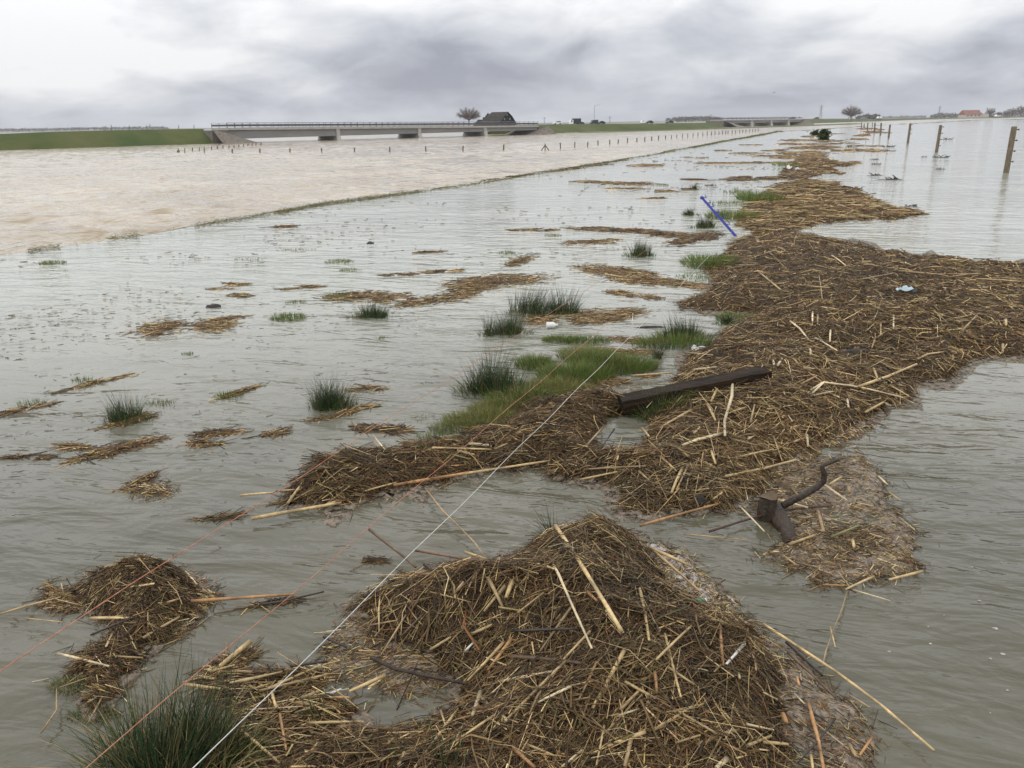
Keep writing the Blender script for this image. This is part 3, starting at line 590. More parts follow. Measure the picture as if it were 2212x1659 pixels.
flat_raft([(1080, 905), (1150, 890), (1250, 900), (1290, 915), (1270, 960), (1200, 955), (1120, 930)], 'wet grey scum between the white scrap and the small pool', 215, 900, (6, 14, 16, 12, 8, 6, 2, 6), M_SCUM, n_long=160)
flat_raft([(300, 1058), (325, 1042), (350, 1050), (345, 1062), (315, 1066)], 'small white foam patch on a drifting reed strip', 217, 120, (2, 5, 8, 10, 10, 30, 2, 4), M_FOAM, name='foam_patch', cat='foam')

# small rafts: (centre x, y, half length, half height, tilt px per px, pieces, weights, piece length, label)
def small_raft(cx, cy, rx, ry, tilt, n, wts, label, group=None, lmul=1.0, zmax=0.02, cat='debris raft', name='debris_raft', blocky=0.0):
    c = G(cx, cy); D = dist(c); mpp = D / 796.0
    kc = max(4, int(rx / 9)); tc = rng.uniform(-0.95, 0.95, kc); sc_ = rng.normal(0, 0.42, kc) * (1 - 0.5 * np.abs(tc)); wc = rng.uniform(0.06, 0.30, kc); ic = rng.choice(kc, n, p=wc / wc.sum())
    t = tc[ic] + rng.normal(0, 1, n) * wc[ic]; s = sc_[ic] + rng.normal(0, 1, n) * wc[ic] * 1.2
    px = cx + t * rx; py = cy + s * ry - t * rx * tilt
    P = G(px, py); P[:, 2] = rng.uniform(-0.004, 1.0, n) ** 2 * zmax * np.exp(-(t * t + s * s) * 1.5)
    a = G(cx - rx, cy + rx * tilt); b = G(cx + rx, cy - rx * tilt); th = math.atan2(b[1] - a[1], b[0] - a[0])
    yaw = rng.normal(th, 0.35, n); yaw = np.where(rng.random(n) < 0.3, rng.uniform(0, math.pi, n), yaw)
    d = np.stack([np.cos(yaw), np.sin(yaw), rng.normal(0, 0.05 * min(1, 8 / D), n)], 1)
    L = rng.uniform(0.02, 0.11, n) * lmul * min(max(1, D / 7), 4.0) * np.where(rng.random(n) < 0.12, 2.2, 1.0); Wd = np.maximum(rng.uniform(0.003, 0.006, n), mpp * rng.uniform(0.5, 0.95, n))
    v, fcs, cl = tri_pieces(P, d, L, Wd, np.where(rng.random(n) < 0.4, 0.35, 1.0), palette(n, wts))
    e = empty(name, c); tag(e, label, cat, group); o = mesh_obj('reed_fragments', v - c, fcs, M_FRAG, e, cols=cl); o['kind'] = 'stuff'; return e
def offset_after(o, c):
    co = np.empty(len(o.data.vertices) * 3, np.float32); o.data.vertices.foreach_get('co', co)
    o.data.vertices.foreach_set('co', (co.reshape(-1, 3) - np.array(c)).ravel().astype(np.float32)); o.data.update(); o.location = [float(q) for q in c]; return o
RAFTS = [
 (1768, 295, 26, 2.2, 0, 500, WT_FAR, 'broken brown debris strip at the foot of the dark far bush'), (1755, 303, 45, 2.6, 0, 900, WT_FAR, 'broken brown debris strip, first one before the dark far bush'), (1750, 311, 52, 2.8, 0, 1000, WT_FAR, 'broken brown debris strip, second one before the dark far bush'),
 (1757, 320, 48, 3.6, 0, 1200, WT_FAR, 'broken brown debris strip, third one before the dark far bush'), (1752, 330, 44, 4.2, 0, 1300, WT_FAR, 'broken brown debris strip, fourth one before the dark far bush'), (1742, 340, 46, 3.6, 0, 1100, WT_FAR, 'broken brown debris strip touching the patch with the white scrap'),
 (1888, 279, 34, 2.6, -0.02, 700, (2, 10, 35, 25, 6, 1, 2, 30), 'rust-brown debris among the feet of the far slim posts, farther part'), (1903, 286, 36, 3.0, -0.02, 800, (2, 10, 35, 25, 6, 1, 2, 30), 'rust-brown debris among the feet of the far slim posts, nearer part'), (1880, 291, 26, 2.2, 0, 350, (2, 10, 35, 25, 6, 1, 2, 30), 'low rust-brown debris left of the slim posts'),
 (395, 708, 90, 22, 0.06, 900, WT_MID, 'oval raft of pale broken reeds floating alone on open water'),
 (480, 690, 40, 6, 0.12, 120, WT_MID, 'thin tail of reeds trailing from the oval raft'),
 (240, 975, 95, 13, 0.22, 620, WT_FORE, 'long slanting raft of wet reeds below the left rush clump'),
 (150, 965, 40, 9, -0.10, 120, WT_MID, 'sparse bent reeds left of the slanting raft'),
 (300, 905, 70, 8, 0.27, 260, WT_MID, 'reed strip caught along the left rush clump'),
 (40, 888, 70, 8, 0.22, 200, WT_MID, 'reed strip with green shoots at its upper side, drifting in open water'),
 (200, 828, 70, 7, 0.23, 140, WT_MID, 'faint reed strip below a tiny grass tuft'),
 (325, 1030, 45, 12, 0.45, 220, WT_FORE, 'ragged reed strip with a white foam patch'),
 (330, 1062, 60, 5, -0.02, 70, WT_MID, 'few long reeds crossing the foam patch'),
 (440, 938, 60, 9, 0.06, 260, WT_FORE, 'brown reed strip with dark scraps right of the slanting raft'),
 (430, 957, 42, 6, -0.03, 170, WT_FORE, 'short dense reed strip just below the strip with dark scraps'),
 (597, 936, 22, 9, 0.25, 170, WT_FORE, 'small compact bundle of brown reeds alone on the water'),
 (820, 927, 50, 12, -0.04, 520, WT_DARK, 'dark compact bundle of reeds above the tip of the long mat'),
 (520, 848, 32, 7, 0.28, 160, WT_MID, 'short reed strip with a green tuft at one end'),
 (800, 842, 40, 10, -0.05, 110, WT_MID, 'thin fan of reeds right of the lone spiky rush clump'),
 (740, 893, 75, 8, 0.22, 240, WT_MID, 'reed strip lying against the lone spiky rush clump'),
 (800, 642, 105, 13, 0.03, 700, WT_FAR, 'brown reed wrack around the low rush clump'),
 (940, 645, 80, 14, 0.14, 560, WT_FAR, 'reed wrack joining the low rush clump to the longer wrack'),
 (1050, 612, 105, 19, 0.12, 1100, WT_FAR, 'long oblique wrack of brown reeds above the twin rush clumps'),
 (655, 620, 38, 5, 0.05, 130, WT_FAR, None), (530, 640, 32, 6, -0.06, 120, WT_FAR, None), (515, 613, 30, 4, 0.0, 70, WT_FAR, None),
 (860, 595, 30, 5, 0.0, 120, WT_FAR, None), (955, 588, 40, 5, 0.08, 170, WT_FAR, None), (1110, 570, 45, 11, 0.25, 260, WT_FAR, None),
 (1175, 497, 30, 4, 0.0, 90, WT_FAR, None), (920, 545, 35, 4, 0.02, 70, WT_FAR, None), (470, 625, 30, 2.5, 0.0, 30, WT_FAR, None),
 (1345, 497, 95, 5, -0.05, 700, WT_DARK, 'long dark raft of rotten reeds left of the blue post'),
 (1430, 505, 70, 8, -0.04, 500, WT_DARK, 'dark debris between the long dark raft and the blue post'),
 (1290, 522, 60, 7, 0.02, 240, WT_FAR, 'pinkish sparse reeds below the long dark raft'),
 (1510, 520, 60, 14, 0.1, 800, WT_DARK, 'dark debris at the foot of the leaning blue post'),
 (1350, 590, 75, 16, -0.12, 900, WT_MID, 'tan reed raft below the round rush clump'),
 (1420, 608, 105, 14, -0.10, 1300, WT_MID, 'tan reed arm reaching from the long mat towards the twin rush clumps'),
 (1370, 637, 50, 9, -0.12, 360, WT_MID, 'small loose reed patch below the tan reed arm'),
 (1230, 690, 80, 22, 0.02, 1300, WT_MID, 'reed debris with a white bottle right of the twin rush clumps'),
 (1330, 680, 75, 14, 0.08, 600, WT_MID, 'orange brown reeds between the white bottle and the long mat'),
 (1380, 735, 60, 10, 0.0, 300, WT_MID, 'sparse reed debris around the floating dark board'),
 (1330, 762, 70, 12, -0.02, 420, WT_MID, 'reed litter spread over the grass beside the white cord'),
 (1340, 820, 80, 16, 0.05, 700, WT_MID, 'brown reed litter just behind the dark beam'),
 (1325, 396, 62, 5, 0.0, 260, WT_FAR, None), (1400, 358, 45, 3.5, 0.0, 170, WT_FAR, None), (1275, 392, 30, 3, 0.0, 70, WT_FAR, None), (1440, 412, 18, 3, 0.0, 60, WT_FAR, None),
 (1350, 407, 32, 3, 0.0, 80, WT_FAR, None), (1490, 409, 14, 2.5, 0, 40, WT_FAR, None), (1500, 388, 25, 2.5, 0, 60, WT_DARK, None), (1420, 428, 16, 2.5, 0, 40, WT_FAR, None),
 (1635, 386, 55, 7, 0.03, 420, WT_DARK, 'dark raft of debris left of the patch with the white scrap'),
 (1640, 352, 75, 3.2, 0.0, 320, WT_FAR, 'long thin debris strip left of the patch with the white scrap'),
 (1850, 325, 52, 5, -0.03, 380, WT_FAR, 'reed raft with a dark top, right of the far debris strip'), (1815, 352, 45, 3, 0.0, 220, WT_FAR, 'thin pale reed strip right of the patch with the white scrap'),
 (1600, 330, 40, 2.2, 0, 90, WT_FAR, None), (1660, 337, 55, 2.2, 0, 120, WT_FAR, None), (1690, 326, 40, 2, 0, 90, WT_FAR, None), (1540, 352, 30, 2, 0, 50, WT_FAR, None), (1500, 340, 25, 2, 0, 40, WT_FAR, None),
 (1810, 311, 40, 2.0, 0, 110, WT_FAR, None), (1870, 315, 30, 2.0, 0, 80, WT_FAR, None), (1830, 300, 36, 1.8, 0, 90, WT_FAR, None), (1815, 289, 30, 1.5, 0, 60, WT_FAR, None), (1770, 317, 40, 2.5, 0, 120, WT_FAR, None),
 (1620, 313, 25, 1.5, 0, 40, WT_FAR, None), (1575, 325, 22, 1.6, 0, 40, WT_FAR, None), (1230, 365, 70, 3.0, 0.13, 150, WT_DARK, 'dark debris line along the crest of the flooded bank'),
 (1310, 350, 45, 2.5, 0.13, 110, WT_DARK, None), (1100, 383, 45, 2.5, 0.12, 90, WT_DARK, None), (610, 490, 40, 4, 0.02, 60, WT_FAR, None), (1120, 497, 25, 3, 0.0, 40, WT_FAR, None),
 (575, 1305, 60, 6, 0.12, 90, WT_DARK, 'thorny dark twigs at the end of the orange stem'), (505, 1435, 45, 20, 0.45, 420, WT_FORE, 'small bundle of thick cut reeds between the two orange cords'),
 (465, 1120, 45, 6, 0.12, 110, WT_DARK, 'half-sunken dark reeds before the tip of the long mat'), (660, 1080, 60, 8, 0.1, 160, WT_FORE, 'loose reeds fraying off the tip of the long mat'),
 (100, 990, 20, 5, 0.0, 60, WT_DARK, None), (15, 990, 40, 5, 0.1, 90, WT_DARK, None), (812, 1215, 14, 8, 0, 40, WT_DARK, 'tiny floating tuft of roots between the orange cord and the white cord'),
]
for R in RAFTS:
    R = (*R[:5], int(R[5] * 1.25), *R[6:]); lab = R[7] or ('small faint strip of brown reeds drifting on the shallow flood water')
    small_raft(*R[:7], lab, 'small rafts of drifting reed' if R[7] is None else None)

# loose bits peppered over the shallow water
def loose_bits():
    n = 15000; px = rng.uniform(-40, 1780, n); py = 330 + (1500 - 330) * rng.random(n) ** 1.6
    yr = np.interp(px, [p[0] for p in RIDGE_PX], [p[1] for p in RIDGE_PX]) + 4
    P = G(px, np.maximum(py, yr + 3)); cl = fbm(P[:, 0] * 0.5 + P[:, 1] * 0.12, P[:, 1] * 0.55, 71, 4)
    k = (py > yr) & (cl > rng.uniform(0.53, 0.72, n)) & (rng.random(n) < np.clip((1150 - py) / 450, 0.03, 1)); P = P[k]; n = len(P)
    D = np.hypot(P[:, 0], P[:, 1]); mpp = D / 796; P[:, 2] = 0.002
    yaw = rng.normal(0.25, 0.6, n); d = np.stack([np.cos(yaw), np.sin(yaw), rng.normal(0, 0.05, n)], 1)
    v, fcs, c = tri_pieces(P, d, rng.uniform(0.008, 0.06, n) * np.maximum(1, D / 8), np.maximum(0.003, mpp * rng.uniform(0.35, 0.8, n)), np.full(n, 0.6), palette(n, (20, 25, 20, 8, 3, 0.5, 22, 4)))
    o = mesh_obj('floating_bits', v, fcs, M_FRAG, cols=c); tag(o, 'tiny dark scraps peppered over the shallow flood water', 'litter', kind='stuff')
loose_bits()

# ------------------------------------------------------------------ single reed stems and sticks
REEDC = {'straw': (0.50, 0.36, 0.17), 'pale': (0.62, 0.50, 0.30), 'tan': (0.34, 0.235, 0.115), 'orange': (0.40, 0.215, 0.085), 'brown': (0.12, 0.075, 0.04), 'dark': (0.035, 0.025, 0.018), 'red': (0.17, 0.075, 0.04), 'white': (0.72, 0.70, 0.64), 'olive': (0.20, 0.20, 0.07)}
def stem(pxs, wpx, col, label, group=None, name='reed_stem', lift=0.03, free=False, cat='reed stem', n=7, m=None, cut=True):
    """one stem along a pixel polyline, resting on what lies under it; wpx = thickness seen in the 2212 px picture"""
    if group: label = {'straw': 'yellow', 'pale': 'pale', 'tan': 'tan', 'orange': 'orange', 'brown': 'brown', 'dark': 'dark', 'white': 'whitish', 'olive': 'olive green', 'red': 'reddish'}[col] + (' thick ' if wpx > 6.5 else ' thin ' if wpx < 4.2 else ' ') + label.replace('straw-coloured ', '').replace('pale ', '').replace('yellow ', '')
    pts = []
    ends = on_surf([p[0] for p in pxs], [p[1] for p in pxs], lift)
    for i in range(len(pxs) - 1):
        k = max(2, int(math.hypot(pxs[i + 1][0] - pxs[i][0], pxs[i + 1][1] - pxs[i][1]) / 22))
        for j in range(k + (i == len(pxs) - 2)): pts.append(ends[i] + (ends[i + 1] - ends[i]) * j / k)
    pts = np.array(pts)
    for _ in range(2):                                   # lift the straight stem clear of the humps it crosses
        over = (surf(pts[:, 0], pts[:, 1]) + lift * 0.4 - pts[:, 2]).max()
        if over > 0.003:
            over = min(over, 0.10); q = pts - np.array([0, 0, H]); s = (pts[:, 2] + over - H) / q[:, 2]; pts = np.array([0, 0, H]) + q * s[:, None]
    c = pts.mean(0); dd = np.linalg.norm(c - np.array([0, 0, H])); rad = max(0.0016, wpx * 0.5 * dd / FOC)
    rr = [rad * (1 - 0.28 * i / (len(pts) - 1)) for i in range(len(pts))]
    if n >= 6 and len(pts) > 4 and m is None:            # swollen joints
        for i in range(2, len(pts) - 1, 4): rr[i] *= 1.14
    L = np.linalg.norm(pts[-1] - pts[0]); bow = np.sin(np.linspace(0, math.pi, len(pts))) * L * random.uniform(-0.008, 0.008)
    V, Fc = tube([p + np.array([b * 0.6, 0, abs(b)]) - c for p, b in zip(pts, bow)], rr, n)
    base = np.array(REEDC[col]) * random.uniform(0.82, 1.15); cols = []
    for i in range(len(pts)):
        s = random.uniform(0.75, 1.12) if i % 4 else 0.55
        cols += [np.clip(base * s * random.uniform(0.9, 1.1), 0, 0.85)] * n
    o = mesh_obj(name, V, Fc, m or M_REED, smooth=True, cols=np.array(cols)); o.location = [float(q) for q in c]
    tag(o, label, cat, group); return o
T = lambda ax, ay, s: (lambda *q: [(ax + s * q[i], ay + s * q[i + 1]) for i in range(0, len(q), 2)])
fA = T(1036.8, 1094.4, 0.3402); fB = T(518.4, 1198, 0.27773); fC = T(1612.8, 1198, 0.27773); fD = T(1382.4, 979.2, 0.3125); fE = T(1152, 748.8, 0.3125); fF = T(518.4, 864, 0.3125); fG = T(0, 1152, 0.30557); fH = T(1635.8, 518.4, 0.27773)
GF, GM, GL, GR = 'broken reed stems on the foreground heap', 'broken reed stems on the long mat', 'reed stems at the left of the foreground heap', 'reed stems on the chaff raft'
LF, LM, LL, LR = 'straw-coloured broken reed stem lying on the big foreground heap', 'straw-coloured broken reed stem lying on the long brown mat', 'reed stem floating between the foreground heap and the rushes', 'short reed stem on the pinkish chaff raft by the stump'
for q, w, c in [((430, 310, 500, 430, 570, 590, 710, 900), 6, 'pale'), ((600, 610, 380, 920), 6, 'tan'), ((545, 980, 150, 1370), 7, 'tan'), ((915, 915, 715, 1280), 9, 'straw'), ((1015, 520, 1075, 850), 7, 'straw'), ((1480, 640, 1120, 970), 6, 'straw'), ((1175, 810, 1275, 1210), 6, 'straw'),
                ((1525, 760, 1545, 1010), 7, 'orange'), ((700, 790, 530, 970), 6, 'straw'), ((920, 1110, 1500, 1440), 6, 'straw'), ((130, 1110, 470, 1045), 6, 'pale'), ((580, 1140, 350, 1250), 6, 'pale'), ((750, 1100, 430, 1170), 4, 'tan'), ((1350, 1270, 1110, 1410), 6, 'straw'),
                ((1640, 1410, 1380, 1510), 9, 'straw'), ((1050, 1430, 810, 1520), 9, 'straw'), ((960, 1470, 920, 1650), 10, 'tan'), ((1570, 1600, 1500, 1659), 12, 'pale'), ((210, 1530, 350, 1659), 9, 'orange'), ((790, 1390, 740, 1640), 5, 'straw'), ((50, 450, 150, 650), 9, 'tan'), ((205, 470, 165, 580), 11, 'straw'),
                ((160, 500, 25, 665), 7, 'straw'), ((200, 840, 50, 1040), 8, 'orange'), ((150, 860, 0, 1030), 7, 'straw'), ((0, 1210, 170, 1350), 7, 'pale'), ((405, 545, 130, 760), 4, 'tan'), ((680, 540, 745, 600), 7, 'orange'), ((800, 660, 910, 800), 7, 'pale'), ((325, 345, 470, 395), 5, 'straw'),
                ((890, 1290, 1040, 1140), 7, 'tan'), ((300, 1510, 470, 1580), 5, 'straw'), ((650, 1545, 520, 1650), 5, 'pale'), ((1195, 1020, 1360, 1130), 6, 'straw'), ((1490, 1250, 1600, 1360), 5, 'straw'), ((1180, 1390, 1100, 1420), 4, 'tan'), ((1240, 1500, 1400, 1450), 5, 'straw'), ((870, 1330, 1010, 1285), 5, 'pale'),
                ((640, 220, 830, 380), 3.5, 'tan'), ((1070, 560, 1140, 820), 3.5, 'brown'), ((950, 560, 940, 700), 3, 'tan'), ((330, 860, 345, 950), 4, 'straw'), ((1110, 1050, 1125, 1190), 7, 'orange'), ((590, 1230, 700, 1210), 4, 'tan'), ((1330, 660, 1480, 650), 3, 'tan'), ((1060, 830, 1150, 880), 4, 'tan')]:
    stem(fA(*q), w, c, LF, GF)
stem(fA(480, 120, 900, 790), 10, 'straw', 'longest thick straw reed stem slanting down over the crest of the foreground heap')
stem(fA(1680, 870, 1565, 1000), 7, 'white', 'short white stick on the right flank of the foreground heap', cat='stick', name='white_stick')
stem(fA(1060, 250, 1345, 380), 7, 'straw', LF, GF); stem(fA(1080, 260, 1410, 550), 6, 'tan', LF, GF)
stem(fA(200, 790, 620, 775), 7, 'dark', 'dark wet stick across the left of the foreground heap', cat='stick', name='stick')
stem(fA(150, 950, 400, 970, 640, 995), 10, 'brown', 'thick brown driftwood stick in the middle of the foreground heap', cat='stick', name='stick')
for q, w, c in [((2050, 690, 1770, 980), 6, 'straw'), ((2070, 720, 1930, 900), 6, 'orange'), ((1700, 1200, 1360, 1659), 7, 'straw'), ((1870, 1070, 1810, 1250), 10, 'pale'), ((1870, 1110, 2074, 1290), 7, 'pale'), ((1990, 1240, 1650, 1470), 5, 'straw'), ((1560, 1210, 1600, 1330), 5, 'straw'), ((1280, 1540, 1230, 1640), 9, 'straw'),
                ((1010, 550, 1230, 510), 4, 'tan'), ((1290, 470, 1090, 790), 4, 'tan'), ((1100, 220, 1080, 420, 1082, 600), 3.5, 'straw'), ((1480, 740, 1640, 640), 6, 'straw'), ((1440, 450, 1250, 640), 5, 'brown'), ((1800, 620, 1960, 545), 7, 'straw'), ((1750, 750, 1830, 670), 5, 'white'), ((1480, 290, 1800, 370), 3, 'tan'), ((1680, 290, 1740, 210), 7, 'tan')]:
    stem(fB(*q), w, c, LF, GF)
for q, w, c in [((1130, 940, 850, 1065), 8, 'straw'), ((1070, 995, 1000, 1030), 6, 'straw'), ((540, 1310, 960, 1300), 6, 'straw'), ((0, 990, 330, 910), 5, 'straw'), ((150, 1060, 680, 930), 5, 'tan'), ((200, 1050, 630, 860), 5, 'straw'), ((700, 1080, 790, 1045), 5, 'white'), ((310, 1240, 360, 1520), 6, 'orange'), ((0, 1360, 310, 1620), 6, 'straw'),
                ((470, 1120, 620, 1060), 8, 'tan'), ((250, 1080, 280, 1190), 6, 'straw'), ((100, 1300, 350, 1310), 4, 'brown'), ((720, 1110, 850, 1110), 5, 'orange'), ((430, 1230, 620, 1160), 4, 'tan')]:
    stem(fB(*q), w, c, LL, GL)
stem(fB(1020, 800, 1200, 890, 1450, 950, 1770, 1005), 9, 'brown', 'bent brown driftwood branch over the pool beside the foreground heap', name='driftwood_branch', cat='branch', m=M_WOOD)
stem(fB(650, 640, 830, 720), 6, 'dark', 'short black stick at the left tip of the foreground heap', cat='stick', name='stick')
stem(fB(390, 870, 680, 830), 6, 'dark', 'dark stick at the edge of the thin reed raft near the white cord', cat='stick', name='stick')
stem(fF(895, 895, 1130, 1080, 1215, 1155), 7, 'brown', 'dark brown stick poking out from the left shoulder of the foreground heap over water', cat='stick', name='stick', lift=0.05)
stem(fF(1210, 1040, 1500, 1095, 1740, 1140), 5, 'red', 'reddish reed stem over the water behind the foreground heap')
stem(fF(1550, 1050, 1770, 1120), 6, 'straw', 'straw reed stem beside the reddish one behind the foreground heap')
stem(fF(1280, 610, 1400, 770, 1620, 990, 1695, 1090), 4, 'tan', 'long thin kinked reed crossing under the white cord in open water')
stem(fG(1350, 480, 1590, 465, 2080, 430), 7, 'orange', 'orange reed stem sticking out sideways from the small domed clump')
stem([(560, 1306), (610, 1300), (650, 1290), (700, 1278)], 5, 'dark', 'dark thorny twig floating at the tip of the orange reed stem', cat='twig', name='twig')
for q, w, c in [((640, 600, 930, 600), 6, 'straw'), ((1010, 740, 1270, 590), 6, 'straw'), ((410, 850, 770, 940), 5, 'pale'), ((800, 700, 750, 800), 5, 'straw'), ((620, 1350, 720, 1160), 4, 'tan'), ((930, 380, 1090, 355), 5, 'straw'), ((1310, 270, 1390, 360), 5, 'pale'), ((820, 870, 1010, 880), 4, 'straw'), ((1180, 490, 1260, 465), 5, 'tan')]:
    stem(fG(*q), w, c, 'reed stem caught in the small domed clump', 'reed stems on the small clump')
stem(fG(930, 600, 640, 720), 5, 'dark', 'dark stick angled into the water from the small domed clump', cat='stick', name='stick')
stem(fG(1770, 765, 1555, 940), 11, 'straw', 'thick short cut reed on the little bundle between the orange cords'); stem(fG(1480, 980, 1660, 930), 5, 'straw', 'thin reed under the thick cut one on the little bundle')
for q, w, c in [((0, 570, 200, 510, 430, 450), 4, 'straw'), ((290, 1410, 400, 1250, 400, 1100), 3.5, 'tan'), ((1310, 1070, 1560, 1100), 7, 'straw'), ((1620, 1060, 1885, 1000), 5, 'pale'), ((170, 600, 460, 630), 2.5, 'tan'), ((420, 1090, 620, 1020), 2.5, 'tan')]:
    stem(fG(*q), w, c, 'lone pale reed stem drifting near the small domed clump', 'lone reeds near the small clump')
stem(fC(130, 540, 700, 920, 1050, 1180, 1460, 1525), 6, 'straw', 'very long straw reed reaching from the foreground heap out over open water')
stem(fC(310, 680, 590, 940), 7, 'dark', 'dark stick along the outer edge of the foreground heap', cat='stick', name='stick'); stem(fC(320, 760, 690, 1110), 6, 'brown', 'brown reed parallel to the dark edge stick of the foreground heap')
for q, w, c in [((480, 1150, 560, 1450, 605, 1700), 8, 'orange'), ((980, 1420, 880, 1560), 6, 'orange'), ((390, 950, 410, 1020), 6, 'orange'), ((800, 1480, 850, 1570), 8, 'tan'), ((280, 1240, 310, 1310), 11, 'orange'), ((800, 1095, 960, 1190), 4, 'tan'), ((0, 1320, 210, 1365), 5, 'pale'), ((0, 1490, 190, 1410), 7, 'straw'), ((130, 1460, 320, 1475), 7, 'straw'), ((500, 1560, 520, 1700), 6, 'straw'), ((370, 1080, 450, 1160), 4, 'pale'), ((150, 960, 210, 1160), 3.5, 'tan')]:
    stem(fC(*q), w, c, 'reed stem lying in the pinkish scum skirt of the foreground heap', 'reeds in the scum skirt')
stem(fC(690, 1275, 560, 1450, 400, 1620), 4, 'dark', 'dark bent twig in the scum skirt', cat='twig', name='twig')
stem(fC(780, 290, 740, 420, 670, 590, 610, 760, 590, 870), 3, 'tan', 'long thin root trailing between the chaff raft and the foreground heap', cat='twig', name='root'); stem(fC(650, 560, 690, 720), 3, 'straw', 'short reed across the trailing root')
for q, w, c in [((990, 170, 770, 270), 5, 'straw'), ((1370, 130, 1110, 195), 6, 'straw'), ((830, 275, 1120, 360), 3, 'pale'), ((590, 235, 760, 240), 4, 'orange'), ((1010, 170, 1230, 305), 2, 'brown')]:
    stem(fC(*q), w, c, LR, GR)
for q, w, c in [((950, 320, 1160, 375), 5, 'pale'), ((1270, 215, 1430, 325), 5, 'pale'), ((1050, 240, 1140, 350), 5, 'tan'), ((690, 365, 860, 540), 4, 'pale'), ((1030, 630, 1210, 565), 6, 'straw'), ((1320, 580, 1510, 500), 5, 'olive'), ((1720, 270, 1800, 325), 4, 'straw'), ((1650, 160, 1710, 215), 4, 'pale'), ((1230, 400, 1270, 540), 8, 'tan'), ((1310, 215, 1390, 165), 5, 'straw'), ((1440, 230, 1450, 270), 9, 'tan'), ((1470, 600, 1480, 650), 7, 'straw'), ((980, 700, 1080, 770), 4, 'tan')]:
    stem(fD(*q), w, c, LR, GR)
stem(fD(0, 500, 250, 430, 540, 350), 6, 'orange', 'orange reed bridging the channel between the foreground heap and the long mat'); stem(fD(300, 560, 740, 600), 3, 'tan', 'thin reed floating in the channel behind the foreground heap')
stem(fD(590, 160, 850, 110, 1080, 45), 6, 'straw', 'long straw reed sticking out from the long mat above the stump')
stem(fD(480, 540, 700, 470, 950, 400, 1150, 375, 1330, 362), 5, 'red', 'long reddish brown branch poking out beside the sawn stump', cat='branch', name='driftwood_branch', m=M_RED, lift=0.025)
stem([(1320, 1140), (1500, 1210), (1560, 1240), (1600, 1280)], 2.5, 'dark', 'knotted dark thread floating in the channel behind the foreground heap', cat='twig', name='twig') if False else None
for q, w, c in [((1090, 440, 880, 560), 6, 'straw'), ((1270, 290, 1230, 380), 6, 'straw'), ((1205, 400, 1260, 510), 6, 'straw'), ((340, 850, 780, 825), 4, 'tan'), ((320, 920, 580, 865), 5, 'straw'), ((890, 770, 990, 860), 5, 'straw'), ((1030, 840, 955, 1010), 7, 'straw'), ((1070, 820, 990, 990), 5, 'tan'), ((1920, 300, 2000, 250, 2212, 270), 4, 'pale'), ((1920, 340, 2070, 310), 4, 'pale'),
                ((730, 860, 800, 925), 5, 'straw'), ((1370, 640, 1580, 690), 4, 'tan'), ((1430, 760, 1660, 710), 5, 'straw'), ((1230, 720, 1260, 810), 6, 'straw'), ((1000, 700, 1070, 760), 5, 'tan'), ((1890, 610, 1900, 690), 6, 'pale'), ((820, 740, 880, 680), 5, 'straw'), ((1110, 600, 1150, 560), 5, 'pale'), ((2130, 270, 2212, 260), 4, 'tan'), ((1690, 130, 1720, 80), 5, 'pale'), ((1850, 260, 1960, 200), 4, 'tan'),
                ((1040, 40, 1240, 60), 4, 'tan'), ((680, 200, 960, 180), 4, 'straw'), ((1100, 160, 1270, 140), 5, 'pale'), ((750, 560, 800, 620), 6, 'straw'), ((600, 710, 580, 780), 5, 'tan'), ((1470, 420, 1350, 460), 5, 'straw'), ((1660, 620, 1720, 790), 3.5, 'tan'), ((1500, 530, 1530, 400), 5, 'tan'), ((1800, 660, 1840, 640), 4, 'straw'), ((1480, 640, 1510, 625), 5, 'pale')]:
    stem(fE(*q), w, c, LM, GM)
stem(fE(1382, 185, 1375, 350, 1325, 520, 1325, 615), 7, 'pale', 'pale bleached branch standing out against the long mat below the dark beam', cat='branch', name='bleached_branch', lift=0.05); stem(fE(1315, 600, 1150, 640, 1030, 682), 7, 'pale', 'pale bleached stick lying at the foot of the standing bleached branch', cat='stick', name='bleached_stick')
stem(fE(560, 570, 460, 720), 4, 'dark', 'dark stick leaning over the small pool in the long mat', cat='stick', name='stick'); stem(fE(480, 560, 370, 680), 5, 'tan', 'tan reed leaning over the small pool in the long mat')
for q, w, c in [((80, 820, 380, 765, 700, 710), 8, 'straw'), ((1060, 590, 1400, 535, 1750, 480), 7, 'orange'), ((1250, 560, 1330, 548, 1800, 475, 2140, 420), 6, 'straw'), ((0, 660, 230, 640), 5, 'straw'), ((250, 630, 420, 620), 5, 'tan'), ((330, 715, 440, 560), 6, 'straw'), ((1190, 385, 1340, 330, 1740, 342), 5, 'straw'), ((1500, 350, 1620, 380), 7, 'straw'), ((1580, 305, 1720, 312), 9, 'pale'),
                ((1120, 290, 1250, 330, 1590, 410), 4, 'olive'), ((920, 245, 1015, 360), 4, 'pale'), ((1240, 470, 1560, 450), 5, 'orange'), ((860, 630, 1080, 570), 4, 'straw'), ((700, 690, 600, 720), 5, 'straw'), ((1760, 340, 1850, 300), 5, 'tan'), ((1850, 290, 1880, 260), 4, 'tan')]:
    stem(fF(*q), w, c, 'long yellow reed at the narrow tip of the long brown mat', 'yellow reeds at the mat tip')
